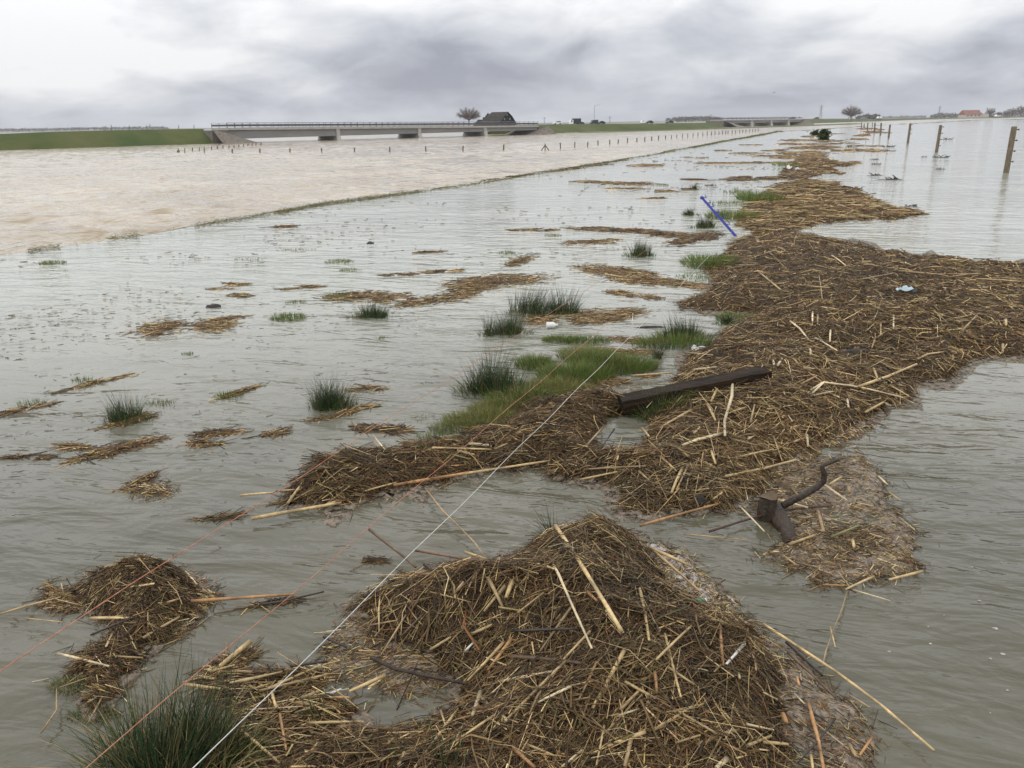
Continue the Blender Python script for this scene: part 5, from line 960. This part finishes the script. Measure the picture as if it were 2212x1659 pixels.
post(f6(2010, 860), f6(2105, 340), 9.5, 0, 'weathered wooden post with four insulators, the tallest standing in the water', knobs=4)
post(f6(1230, 632), f6(1280, 325), 5.8, 0, 'wooden post with insulators, second tallest standing in the water', knobs=4); post(f6(910, 530), f6(940, 305), 4.4, 0, 'wooden post with insulators, third tallest standing in the water', knobs=3)
for b, t, w in [((695, 470), (712, 320), 3.6), ((603, 437), (613, 300), 3.2), ((536, 415), (543, 300), 2.8), ((455, 395), (463, 300), 2.4), ((418, 362), (422, 308), 1.8), ((391, 358), (393, 296), 2.0), ((512, 345), (514, 296), 1.4)]:
    post(f6(*b), f6(*t), w, 0, 'slim dark post in the row standing in rust-brown debris', 'far fence posts right of the debris strip')
front = [(502, 330.3, 321.7), (561, 330, 321), (626, 329.5, 320.5), (695, 329, 320), (765.5, 328.7, 319), (841.6, 328.3, 317), (919.8, 327, 316), (999.9, 326.8, 314.7), (1087.7, 326.4, 312.3)]
front += [(1152 + .18228 * x, 218.9 + .18228 * y1, 218.9 + .18228 * y0) for x, y0, y1 in [(322, 490, 568), (490, 480, 552), (644, 478, 538), (768, 463, 523), (905, 455, 513), (1005, 450, 500), (1118, 433, 492), (1226, 432, 480), (1320, 422, 475), (1404, 417, 466), (1483, 406, 457), (1566, 405, 445), (1638, 398, 445), (1700, 395, 437), (1767, 383, 432), (1831, 382, 426), (1892, 378, 423), (1950, 372, 416), (2010, 370, 410), (2060, 362, 405), (2110, 360, 402), (2155, 355, 395)]]
front += [(1497.6 + .16667 * x, 207.4 + .16667 * y1, 207.4 + .16667 * y0) for x, y0, y1 in [(180, 458, 512), (235, 465, 508), (283, 460, 500), (332, 460, 498), (377, 445, 495), (423, 450, 490), (450, 450, 486), (503, 445, 488), (547, 445, 484), (600, 440, 478), (640, 436, 474), (685, 434, 470), (730, 430, 466), (770, 428, 462), (805, 426, 458), (840, 424, 455)]]
for i, (x, yb, yt) in enumerate(front): post((x, yb), (x + (0.5 if i % 3 else -0.4), yt), 3.0 if x < 1200 else 2.4 if x < 1450 else 1.6, LOW, 'short fence post standing out of the muddy river in a long row', 'row of drowned fence posts')
backrow = [(437.8 + .16667 * x, 218.9 + .16667 * y1, 218.9 + .16667 * y0) for x, y0, y1 in [(115, 580, 625), (190, 575, 615), (262, 570, 610), (340, 570, 608), (405, 565, 603), (468, 560, 597), (528, 555, 590), (585, 550, 580), (640, 548, 580), (690, 540, 575), (755, 530, 575)]] + [(399, 330.5, 320), (415.5, 327.5, 318.5), (430.5, 326.8, 318), (441, 330, 317)]
for i, (x, yb, yt) in enumerate(backrow): post((x, yb), (x + 0.3, yt), 2.0, LOW, 'short fence post in the side row near the bridge abutment', 'side row of drowned posts')
def braced(px, yb, yt, dx, label):
    b = G(px, yb, LOW); D = dist(b); e = empty('braced_fence_post', b); tag(e, label, 'fence post'); r = 0.085; t = at_dist(px, yt, D) - b
    v, fc = tube([(0, 0, -0.5), (0, 0, 0), t], [r, r, r * 0.9], 8); mesh_obj('shaft', v, fc, M_POST, e)
    for s in (-1, 1):
        q = G(px + s * dx, yb - 0.5, LOW) - b; v, fc = tube([q * 1.25 + np.array([0, 0, -0.3]), t * 0.8], [r * 0.85, r * 0.8], 7); mesh_obj('brace', v, fc, M_POST, e)
braced(1177.6, 325.5, 310, 9, 'fence corner post with two slanting braces in the muddy river'); braced(385, 330, 321, 4, 'braced fence end post at the left end of the drowned rows')

# ------------------------------------------------------------------ bridges
def bridge(name, S, E, zd0, zd1, zb0, zb1, pier_s, label, wid=11.0, rail=1.2, post_step=2.0, detail=True, pier_w=1.3):
    S = np.array(S[:2]); E = np.array(E[:2]); L = np.linalg.norm(E - S); yaw = math.atan2(E[1] - S[1], E[0] - S[0])
    e = empty(name, (S[0], S[1], LOW), yaw); tag(e, label, 'bridge')
    zd = lambda x: (zd0 + (zd1 - zd0) * x / L) - LOW; zb = lambda x: (zb0 + (zb1 - zb0) * x / L) - LOW
    def slab(y0, y1, z0, z1, x0=0, x1=None, bev=0.0):
        x1 = L if x1 is None else x1
        V = [(x0, y0, z0(x0)), (x1, y0, z0(x1)), (x1, y1, z0(x1)), (x0, y1, z0(x0)), (x0, y0, z1(x0)), (x1, y0, z1(x1)), (x1, y1, z1(x1)), (x0, y1, z1(x0))]
        return V, [(0, 3, 2, 1), (4, 5, 6, 7), (0, 1, 5, 4), (1, 2, 6, 5), (2, 3, 7, 6), (3, 0, 4, 7)]
    v, fc = slab(0, wid, lambda x: zd(x) - 0.55, lambda x: zd(x)); mesh_obj('deck', v, fc, M_CONC, e)
    for yy in (0.45, wid - 1.25):
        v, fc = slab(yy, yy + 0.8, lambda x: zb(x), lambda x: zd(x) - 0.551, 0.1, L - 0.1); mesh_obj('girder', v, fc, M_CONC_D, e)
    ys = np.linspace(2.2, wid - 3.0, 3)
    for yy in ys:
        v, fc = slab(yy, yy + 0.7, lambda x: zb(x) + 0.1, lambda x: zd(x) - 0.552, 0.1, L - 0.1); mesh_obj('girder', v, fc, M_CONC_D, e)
    for s in pier_s:                                         # wall piers with battered ends and a bearing shelf
        zt = zb(s); h = pier_w / 2
        V = [(s - h, -0.6, -0.9), (s + h, -0.6, -0.9), (s + h, wid + 1.0, -0.9), (s - h, wid + 1.0, -0.9), (s - h * .9, 0.1, zt), (s + h * .9, 0.1, zt), (s + h * .9, wid - 0.3, zt), (s - h * .9, wid - 0.3, zt)]
        mesh_obj('pier', V, [(0, 3, 2, 1), (4, 5, 6, 7), (0, 1, 5, 4), (1, 2, 6, 5), (2, 3, 7, 6), (3, 0, 4, 7)], M_CONC, e)
        v, fc = box(s - h * .8, s + h * .8, 0.12, 0.44, zt - 0.003, zd(s) - 0.56); mesh_obj('pier_nib', v, fc, M_CONC, e)
    for yy in (0.25, wid - 0.25):                            # guard rail and hand rail on both sides
        zr = lambda x: zd(x) + rail
        parts = [slab(yy - 0.03, yy + 0.03, lambda x: zr(x) - 0.07, zr)]
        parts += [slab(yy - 0.02, yy + 0.02, lambda x: zd(x) + rail * 0.28, lambda x: zd(x) + rail * 0.34)]
        v, fc = join(parts); mesh_obj('hand_rail', v, fc, M_STEEL, e)
        v, fc = slab(yy + (0.35 if yy < 1 else -0.35) - 0.03, yy + (0.35 if yy < 1 else -0.35) + 0.03, lambda x: zd(x) + 0.42, lambda x: zd(x) + 0.80); mesh_obj('guard_rail', v, fc, M_RAIL, e)
        m_ = None; k = int(L / post_step)
        for i in range(k + 1):
            x = min(L - 0.06, max(0.06, i * L / k))
            if m_ is None:
                v, fc = box(-0.05, 0.05, -0.05, 0.05, 0, rail); o = mesh_obj('rail_post', v, fc, M_RAIL, e); m_ = o.data
            else: o = bpy.data.objects.new('rail_post', m_); COL.objects.link(o); o.parent = e
            o.location = (x, yy, zd(x))
    return e, L, yaw, zd
S1 = np.array([-69.5, 207.6]); E1 = np.array([10.0, 274.0])
b1, L1, yaw1, zd1f = bridge('road_bridge', S1, E1, 1.40, 0.62, -1.28, -0.85, [30.5, 57.0, 81.5], 'long low concrete road bridge on wall piers over the flooded river')
def abut(parent, x0, x1, wid, ztop, toe, label):
    # concrete end wall plus a stone-faced cone down to the water
    v, fc = box(min(x0, x1), max(x0, x1), 0.05, wid - 0.05, -0.9, ztop - 0.56); mesh_obj('abutment', v, fc, M_STONE, parent)
    V = []; ring = 10; c = x0
    sgn = 1 if toe > x0 else -1
    for k in range(ring + 1):
        a = math.pi * 1.0 * k / ring - math.pi / 2; r = abs(toe - x0)
        V.append((c + sgn * math.cos(a) * r, wid / 2 + math.sin(a) * (wid / 2 + r * 0.9), -0.4)); 
    for k in range(ring + 1):
        a = math.pi * k / ring - math.pi / 2; V.append((c + sgn * math.cos(a) * 0.4, wid / 2 + math.sin(a) * (wid / 2 + 0.3), ztop - 1.25))
    V.append((c - sgn * 4, -0.75 * abs(toe - x0), -0.4)); V.append((c - sgn * 4, -0.3, ztop - 0.3))
    n = ring + 1; Fc = [(k, k + 1, n + k + 1, n + k) for k in range(ring)] + [tuple(range(n, 2 * n))] + [(2 * n, 0, n, 2 * n + 1)]
    mesh_obj('revetment', V, Fc, M_STONE, parent)
abut(b1, 0.0, -4.0, 11, zd1f(0), 9.5, ''); abut(b1, L1, L1 + 4.0, 11, zd1f(L1), L1 - 7.0, '')
S2 = G(1572, 274.3, LOW); E2 = G(1733, 270.0, LOW)
L2_ = np.linalg.norm((E2 - S2)[:2])
b2, L2, yaw2, zd2f = bridge('road_bridge', S2, E2, 1.35, 1.15, -0.5, -0.6, [L2_ * 0.30, L2_ * 0.56, L2_ * 0.80], 'smaller distant concrete bridge with three wall piers', wid=11, post_step=4.0, pier_w=2.0)
abut(b2, 0.0, -4.0, 11, zd2f(0), 12, ''); abut(b2, L2, L2 + 4.0, 11, zd2f(L2), L2 - 9, '')

# ------------------------------------------------------------------ trees, barn, house, hedges
def twig_tree(px, ytop, ybase, D, wpx, label, seed, group=None, name='bare_tree', n=2600, thick=1.3):
    """bare winter tree: trunk, limbs forking out to an uneven round crown of fine twigs"""
    rr = random.Random(seed); base = at_dist(px, ybase, D); top = at_dist(px, ytop, D)[2]; Ht = top - base[2]; R = wpx * 0.5 * D / FOC
    mr = D / 796 * 0.05 * thick; e = empty(name, base); tag(e, label, 'tree', group); V = []; Fc = []; TV = []; TF = []
    def add(pts, rad, k, VV, FF):
        v, fc = tube(pts, rad, k, caps=False); o = len(VV); VV += v; FF += [tuple(i + o for i in g) for g in fc]
    fork = Vector((0, 0, Ht * 0.26)); add([(0, 0, -0.6), (0.05, 0, Ht * 0.12), fork], [Ht * 0.04, Ht * 0.032, Ht * 0.028], 8, TV, TF)
    limbs = []
    for k in range(26):
        a = 2.4 * k + rr.uniform(-.4, .4); el = math.asin(min(1, -0.15 + 1.15 * (k + 0.5) / 26)) * rr.uniform(0.8, 1.0); ll = rr.uniform(0.72, 1.0)
        end = Vector((math.cos(a) * math.cos(el) * R * ll, math.sin(a) * math.cos(el) * R * ll, fork.z + (Ht - fork.z) * (0.35 + 0.65 * math.sin(el)) * (0.6 + 0.4 * ll)))
        mid = fork.lerp(end, 0.5) + Vector((rr.uniform(-.1, .1) * R, rr.uniform(-.1, .1) * R, Ht * rr.uniform(0.0, 0.06)))
        add([fork - Vector((0, 0, rr.uniform(0, 0.08) * Ht)), mid, end], [Ht * 0.014, max(Ht * 0.008, mr), mr], 4, TV, TF); limbs.append((fork, mid, end))
    for k in range(n):
        f0, m0, e0 = rr.choice(limbs); t = rr.uniform(0.25, 1.0); p = f0.lerp(m0, t * 2) if t < .5 else m0.lerp(e0, t * 2 - 1)
        d = (p - Vector((0, 0, Ht * 0.3))).normalized() * 0.7 + Vector((rr.gauss(0, .8), rr.gauss(0, .8), rr.gauss(0.0, .8))); d.normalize(); L = Ht * rr.uniform(0.05, 0.15)
        q = p + d * L; q2 = q + (d + Vector((rr.gauss(0, .5), rr.gauss(0, .5), rr.gauss(0.1, .4)))).normalized() * L * .7; add([p, q, q2], [mr, mr * .8, mr * .5], 3, V, Fc)
    mesh_obj('trunk', TV, TF, M_TWIG, e); mesh_obj('crown', V, Fc, M_TWIG, e); return e
twig_tree(1013, 232.5, 268, 300, 54, 'bare round-crowned tree beside the black barn', 3)
twig_tree(1838, 229.5, 259, 640, 38, 'bare spreading tree beyond the right end of the distant bridge', 5)
for i, (x, yt, yb, w, D) in enumerate([(2138, 232, 252, 18, 900), (2158, 241, 251.5, 12, 950), (2172, 238, 251.5, 12, 930), (2186, 232, 251.5, 20, 900), (2204, 227, 251, 22, 880), (2222, 224, 250.5, 26, 870), (2120, 246, 252.5, 10, 980), (2250, 226, 250, 26, 880)]):
    twig_tree(x, yt, yb, D, w, 'bare grey tree in the far row right of the red-roofed house', 20 + i, 'far bare trees', n=500, thick=1.6)
def barn():
    D = 310; c = at_dist(1075, 268, D); z0 = 0.1; top = at_dist(1080, 241.8, D)[2] - z0
    e = empty('thatched_barn', (c[0], c[1], z0), math.radians(-38)); tag(e, 'black barn with a steep mossy thatched roof behind the long bridge', 'barn')
    Lb, Wb, wh = 9.0, 9.5, 1.3; V = [(-Lb / 2, -Wb / 2, 0), (Lb / 2, -Wb / 2, 0), (Lb / 2, Wb / 2, 0), (-Lb / 2, Wb / 2, 0), (-Lb / 2, -Wb / 2, wh), (Lb / 2, -Wb / 2, wh), (Lb / 2, Wb / 2, wh), (-Lb / 2, Wb / 2, wh), (Lb / 2, 0, top - 0.15), (-Lb / 2, 0, top - 0.15)]
    mesh_obj('wall', V, [(0, 1, 5, 4), (1, 2, 6, 8, 5), (2, 3, 7, 6), (3, 0, 4, 9, 7)], M_BLACK, e)
    o = 0.5; hip = 2.0
    prof = [(-Wb / 2 - 0.5, wh - 0.35), (-Wb / 2 * 0.52, wh + (top - wh) * 0.62), (0, top)]
    R = [(-Lb / 2 - o, prof[0][0], prof[0][1]), (Lb / 2 + o, prof[0][0], prof[0][1]), (-Lb / 2 + hip * .5, prof[1][0], prof[1][1]), (Lb / 2 + o, prof[1][0], prof[1][1]), (-Lb / 2 + hip, 0, top), (Lb / 2 + o, 0, top),
         (-Lb / 2 + hip * .5, -prof[1][0], prof[1][1]), (Lb / 2 + o, -prof[1][0], prof[1][1]), (-Lb / 2 - o, -prof[0][0], prof[0][1]), (Lb / 2 + o, -prof[0][0], prof[0][1])]
    R2 = [(x, y, z - 0.32) for x, y, z in R]
    F1 = [(0, 1, 3, 2), (2, 3, 5, 4), (4, 5, 7, 6), (6, 7, 9, 8), (0, 2, 4, 6, 8)]
    Fc = F1 + [tuple(i + 10 for i in g[::-1]) for g in F1] + [(1, 11, 13, 3), (3, 13, 15, 5), (5, 15, 17, 7), (7, 17, 19, 9), (0, 10, 11, 1), (8, 9, 19, 18), (0, 8, 18, 10)]
    mesh_obj('roof', R + R2, Fc, M_THATCH, e)
    for y, z in ((0.0, top * 0.80), (-1.6, top * 0.52), (1.6, top * 0.52)):
        v, fc = box(Lb / 2 + 0.002, Lb / 2 + 0.06, y - 0.28, y + 0.28, z - 0.3, z + 0.3); w = mesh_obj('window', v, fc, M_WHITE, e)
        v, fc = box(Lb / 2 + 0.061, Lb / 2 + 0.07, y - 0.18, y + 0.18, z - 0.2, z + 0.2); mesh_obj('pane', v, fc, M_GLASS, w)
    V, Fc = prism([(-Lb / 2 - 4.5, 0), (-Lb / 2 - 0.2, 0), (-Lb / 2 - 0.2, 2.6), (-Lb / 2 - 2.2, 2.7), (-Lb / 2 - 4.5, 1.0)], -3.2, 2.5); mesh_obj('annex', V, Fc, M_THATCH, e)
    v, fc = box(-Lb / 2 - 2.4, -Lb / 2 - 1.9, -0.3, 0.3, 2.4, 3.5); mesh_obj('chimney', v, fc, M_BLACK, e)
barn()
def house():
    D = 820; c = at_dist(2095, 251.5, D); e = empty('farm_house', c, math.radians(12)); tag(e, 'low farm house with a red tiled roof on the far right dike', 'house')
    v, fc = box(-8, 8, -4, 4, -1, 1.6); mesh_obj('wall', v, fc, M_BRICK, e); V, Fc = prism([(-4.4, 1.5), (4.4, 1.5), (0, 5.2)], -8.4, 8.4); V = [(y, x, z) for x, y, z in V]; mesh_obj('roof', V, Fc, M_ROOF, e)
    for x in (-5.5, -2, 2, 5.5): v, fc = box(x - 0.6, x + 0.6, -4.06, -4.002, 0.1, 1.2); mesh_obj('window', v, fc, M_GLASS, e)
    V, Fc = box(9, 16, -3, 3, -1, 1.9); mesh_obj('annex', V, Fc, M_BRICK, e)
house()
def mass(name, pts, D, hmin, hmax, n, label, m, size, cat='wood', thick=12):
    """far vegetation reading as one mass: many small ragged faces through its volume"""
    xs = rng.uniform(pts[0][0], pts[-1][0], n)
    yb = np.interp(xs, [p[0] for p in pts], [p[1] for p in pts]); yt = np.interp(xs, [p[0] for p in pts], [p[2] for p in pts]); w = fbm(xs / 7.0, xs * 0 + 3, 91, 3) * 0.7 + 0.55
    Dd = D + rng.uniform(-thick, thick, n); B = at_dist(xs, yb, Dd); Tz = at_dist(xs, yt, Dd)[:, 2]; hz = (Tz - B[:, 2]) * np.clip(w, 0.4, 1.1); B[:, 2] += hz * rng.random(n) ** 0.8
    d = rng.normal(0, 1, (n, 3)) * np.array([1, 1, 1.3]); d2 = rng.normal(0, 1, (n, 3)); s = size * rng.uniform(0.5, 1.4, (n, 1))
    V = np.stack([B + d / np.linalg.norm(d, axis=1)[:, None] * s, B + d2 / np.linalg.norm(d2, axis=1)[:, None] * s * 0.7, B - d * 0.2 * s], 1).reshape(-1, 3)
    o = mesh_obj(name, V, np.arange(n * 3).reshape(n, 3), m); tag(o, label, cat, kind='stuff')
mass('far_wood', [(-60, 283, 279), (60, 282, 278.5), (200, 279.5, 275.5), (350, 278, 274.5), (365, 278, 277)], 1900, 0, 0, 2600, 'faint distant tree line above the left dike', M_FAR, 3.2, thick=60)
mass('far_wood', [(1440, 262, 258), (1462, 262, 253), (1490, 261, 251), (1530, 260, 253), (1552, 259, 255), (1560, 259, 258)], 1100, 0, 0, 1500, 'grey distant wood left of the distant bridge', M_FAR, 2.2, thick=40)
mass('far_wood', [(2010, 254, 250), (2030, 253.5, 246), (2060, 253, 245.5), (2085, 252.5, 249)], 1500, 0, 0, 900, 'low grey distant wood left of the red-roofed house', M_FAR, 3.0, thick=40)
mass('hedge', [(1850, 258, 252), (1870, 257.8, 248.5), (1900, 257, 248.5), (1904, 257, 250)], 900, 0, 0, 1300, 'dark straight hedge right of the bare spreading tree', M_FAR, 1.6, cat='hedge', thick=15)
mass('far_wood', [(1905, 255.5, 252.5), (2000, 253.5, 251)], 2600, 0, 0, 700, 'very faint tree line low on the right horizon', M_FAR, 4, thick=60)
mass('far_wood', [(2100, 252.5, 247), (2140, 252, 245), (2240, 250, 243), (2300, 249, 242)], 1300, 0, 0, 1200, 'pale undergrowth below the far bare trees', M_FAR, 2.2, thick=30)
def bush(px, py, wpx, hpx, n, label, m=M_HEDGE):
    c = G(px, py); D = np.linalg.norm(c); R = wpx * .5 * D / FOC; hh = hpx * D / FOC; e = empty('bush', c); tag(e, label, 'bush')
    a = rng.normal(0, 0.45, (n, 3)); P = np.stack([a[:, 0] * R, a[:, 1] * R, np.abs(rng.beta(1.3, 1.6, n)) * hh], 1); d = rng.normal(0, 1, (n, 3)); d2 = rng.normal(0, 1, (n, 3)); s = 0.09 * rng.uniform(.5, 1.4, (n, 1))
    V = np.stack([P + d * s, P + d2 * s, P - d * s * .5], 1).reshape(-1, 3); o = mesh_obj('leaves', V, np.arange(3 * n).reshape(n, 3), m, e); o['kind'] = 'stuff'
    for k in range(5): a = random.uniform(0, 6.28); v, fc = tube([(0, 0, -0.1), (math.cos(a) * R * .3, math.sin(a) * R * .3, hh * .5), (math.cos(a) * R * .5, math.sin(a) * R * .5, hh * .85)], [0.03, 0.02, 0.01], 5); mesh_obj('stem', v, fc, M_TWIG, e)
bush(1779, 303, 20, 20, 700, 'dark green bush at the far end of the debris strip'); bush(1760, 293, 16, 10, 250, 'low dark weed left of the far bush')
mass('reed_bed', [(1228, 288, 284), (1260, 287, 280), (1330, 285, 277.5), (1400, 283.5, 276.5), (1445, 282, 279)], 372, 0, 0, 2600, 'rust-brown reed fringe at the foot of the middle dike', M_RUST, 0.45, cat='reed bed', thick=4)

# ------------------------------------------------------------------ road, traffic, lamp post, pylons
def car(px, py, D, m, label, kind='car', length=4.3, heading=0.3, scale=1.0):
    c = at_dist(px, py, D); name = {'car': 'parked_car', 'van': 'van', 'lorry': 'lorry'}[kind]; name = 'car' if kind == 'car' else name
    e = empty(name, c, heading); e.scale = (scale,) * 3; tag(e, label, kind)
    L = length
    if kind == 'car':
        body = [(-L / 2, .3), (L / 2, .3), (L / 2, .62), (L / 2 - .15, .78), (L * .2, .9), (-L * .42, .95), (-L / 2, .85)]; V, Fc = prism(body, -.85, .85); mesh_obj('body', V, Fc, m, e)
        V, Fc = prism([(L * .2, .9), (L * .07, 1.38), (-L * .25, 1.42), (-L * .42, .95)], -.72, .72); mesh_obj('window', V, Fc, M_GLASS, e); V, Fc = prism([(L * .07, 1.381), (L * .05, 1.45), (-L * .23, 1.48), (-L * .25, 1.421)], -.72, .72); mesh_obj('roof', V, Fc, m, e)
        wx = (-L * .31, L * .32); wr = .31
    elif kind == 'van':
        body = [(-L / 2, .35), (L / 2, .35), (L / 2, .9), (L * .36, 1.15), (L * .26, 1.9), (-L / 2, 2.0)]; V, Fc = prism(body, -.95, .95); mesh_obj('body', V, Fc, m, e)
        V, Fc = prism([(L * .345, 1.2), (L * .27, 1.8), (L * .12, 1.8), (L * .12, 1.2)], -.96, .96); mesh_obj('window', V, Fc, M_GLASS, e); wx = (-L * .3, L * .32); wr = .34
    else:
        V, Fc = box(-L / 2, L * .22, -1.1, 1.1, .8, 2.9); mesh_obj('cargo_box', V, Fc, M_CARD, e); V, Fc = prism([(L * .24, .4), (L / 2, .4), (L / 2, 1.3), (L * .45, 2.2), (L * .24, 2.3)], -1.05, 1.05); mesh_obj('cab', V, Fc, m, e)
        V, Fc = prism([(L * .496, 1.35), (L * .452, 2.1), (L * .34, 2.1), (L * .34, 1.35)], -1.06, 1.06); mesh_obj('window', V, Fc, M_GLASS, e); V, Fc = box(-L / 2, L * .4, -.5, .5, .45, .79); mesh_obj('chassis', V, Fc, M_RUBBER, e); wx = (-L * .3, L * .33); wr = .45
    for x in wx:
        for y in (-.8, .8):
            V, Fc = tube([(x, y - .1, wr), (x, y + .1, wr)], wr, 10); mesh_obj('wheel', V, Fc, M_RUBBER, e)
    for y in (-.6, .6): V, Fc = box(L / 2 - .001, L / 2 + .03, y - .15, y + .15, .6, .75) if kind == 'car' else box(L / 2 - .001, L / 2 + .03, y - .15, y + .15, .6, .85); mesh_obj('headlight', V, Fc, M_WHITE, e)
hd = math.pi + 0.35
car(1242, 269.5, 385, M_CARW, 'lorry with a white cab and dark box on the middle dike', 'lorry', 5.4, hd, 0.95); car(1256, 269, 385, M_CARD, 'small dark car close behind the lorry', 'car', 3.0, hd, 0.8)
car(1283, 268.5, 392, M_CARD, 'dark van below the lamp post on the middle dike', 'van', 3.6, hd, 1.0); car(1298, 268.3, 395, M_CARD, 'dark low car right behind the dark van', 'car', 4.0, hd, 1.0)
car(1204, 268.8, 380, M_CARW, 'white car just right of the long bridge', 'car', 4.0, hd); car(1389, 267, 418, M_CARW, 'white van in the middle of the dike road', 'van', 3.2, hd, .8); car(1402, 267, 420, M_CARD, 'dark car behind the white van', 'car', 4.2, hd); car(1446, 266.6, 430, M_CARD, 'dark grey car left of the distant wood', 'car', 4.0, hd)
car(1727, 257.3, 600, M_CARW, 'pale van crossing the right end of the distant bridge', 'van', 5.0, hd, 0.9); car(1711, 257.6, 598, M_CARD, 'dark car crossing the distant bridge', 'car', 4.3, hd); car(1763, 257.5, 640, M_CARR, 'dark red car right of the distant bridge', 'car', 4.0, hd)
car(1835, 257, 760, M_CARW, 'white car below the bare spreading tree', 'car', 5.0, hd, 1.2); car(1865, 257, 790, M_CARS, 'silver car right of the bare spreading tree', 'car', 4.5, hd, 1.1); car(1899, 256.7, 830, M_CARW, 'white van right of the dark hedge', 'van', 4.6, hd, 1.1); car(2038, 253.8, 960, M_CARD, 'dark car on the far right dike left of the house', 'car', 4.5, hd, 1.1); car(2154, 252.5, 1000, M_CARW, 'white van right of the red-roofed house', 'van', 5, hd, 1.2)
def lamp(px, ytop, ybase, D, label):
    b = at_dist(px, ybase, D); t = at_dist(px, ytop, D)[2] - b[2]; e = empty('street_lamp', b); tag(e, label, 'street lamp')
    v, fc = tube([(0, 0, -0.5), (0, 0, t * .5), (0, 0, t)], [0.13, 0.1, 0.08], 8); mesh_obj('pole', v, fc, M_LAMPG, e); v, fc = tube([(0, 0, t - .02), (0.8, 0, t + .25), (2.0, 0, t + .35)], .06, 6); mesh_obj('arm', v, fc, M_LAMPG, e); v, fc = box(1.7, 2.6, -.16, .16, t + .28, t + .42); mesh_obj('lamp_head', v, fc, M_LAMPG, e)
lamp(1283.5, 228.5, 268, 402, 'single tall street lamp on the middle dike')
def pylon(px, ytop, ybase, D, label):
    b = at_dist(px, ybase, D); t = at_dist(px, ytop, D)[2] - b[2]; w = t * .09; parts = []
    r = D / 796 * .12
    for sx in (-1, 1):
        for sy in (-1, 1): parts.append(tube([(sx * w, sy * w, 0), (sx * w * .2, sy * w * .2, t)], r, 4))
    for k in range(6):
        f0, f1 = k / 6, (k + 1) / 6; w0 = w * (1 - .8 * f0); w1 = w * (1 - .8 * f1)
        parts.append(tube([(-w0, -w0, f0 * t), (w1, -w1, f1 * t)], r * .7, 4)); parts.append(tube([(w0, -w0, f0 * t), (-w1, -w1, f1 * t)], r * .7, 4))
    e = empty('power_pylon', b); tag(e, label, 'pylon'); v, fc = join(parts); mesh_obj('lattice_tower', v, fc, M_STEEL, e)
    for f, l in ((.72, .22), (.84, .3), (.94, .18)): v, fc = join([tube([(-l * t, 0, f * t), (l * t, 0, f * t)], r * .8, 4)]); mesh_obj('cross_arm', v, fc, M_STEEL, e)
pylon(1772, 227, 256, 1500, 'tallest faint power pylon, left of the bare spreading tree'); pylon(1317, 251, 266, 1800, 'small faint power pylon behind the dark vans'); pylon(1176, 253, 268, 1700, 'small faint power pylon right of the black barn'); pylon(1535, 247, 262, 1600, 'faint power pylon above the grey distant wood'); pylon(2028, 229, 248, 2300, 'pale power pylon above the low wood at the right'); pylon(325, 268, 280, 2300, 'small faint power pylon above the left dike')
for x, yt in [(240, 269.5), (279, 271), (316, 271), (352, 271.5), (386, 270), (419, 269.5)]:
    b = at_dist(x, 279.8 - (x - 240) * .008, 230); t = at_dist(x, yt, 230); v, fc = tube([np.array([0, 0, -.3]), t - b], [.09, .08], 6); o = mesh_obj('marker_post', v, fc, M_POST); o.location = [float(q) for q in b]; tag(o, 'thin post on the crest of the left dike', 'post', 'posts on the left dike crest')
def bird():
    c = at_dist(1672, 200, 90); e = empty('bird', c, 0.4); e.scale = (.5, .5, .5); tag(e, 'tiny dark bird flying alone in the grey sky', 'bird')
    v, fc = tube([(-.16, 0, 0), (-.06, 0, .01), (.06, 0, .01), (.15, 0, .015), (.2, 0, .01)], [.01, .045, .05, .03, .006], 8); mesh_obj('body', v, fc, M_DARKROOT, e, smooth=True)
    for s in (-1, 1):
        V = [(-.05, s * .03, .02), (.07, s * .03, .02), (.06, s * .2, .09), (-.03, s * .2, .09), (.0, s * .42, .05), (-.04, s * .42, .05)]; V += [(x, y, z - .012) for x, y, z in V]
        mesh_obj('wing', V, [(0, 1, 2, 3), (3, 2, 4, 5), (9, 8, 7, 6), (11, 10, 8, 9), (0, 3, 9, 6), (1, 7, 8, 2), (2, 8, 10, 4), (3, 5, 11, 9), (4, 10, 11, 5), (0, 6, 7, 1)], M_DARKROOT, e)
bird()

# ------------------------------------------------------------------ damp air
def haze():
    v, fc = box(-4600, 4600, -4600, 4600, LOW - 2.0, 48.0); m = bpy.data.materials.new('damp_air'); m.use_nodes = True; nt = m.node_tree; nt.nodes.clear()
    out = nt.nodes.new('ShaderNodeOutputMaterial'); vol = nt.nodes.new('ShaderNodeVolumePrincipled'); vol.inputs['Color'].default_value = (0.93, 0.95, 0.98, 1); vol.inputs['Density'].default_value = 0.00017
    nt.links.new(vol.outputs[0], out.inputs['Volume']); o = mesh_obj('haze', v, fc, m); o['kind'] = 'stuff'
haze()
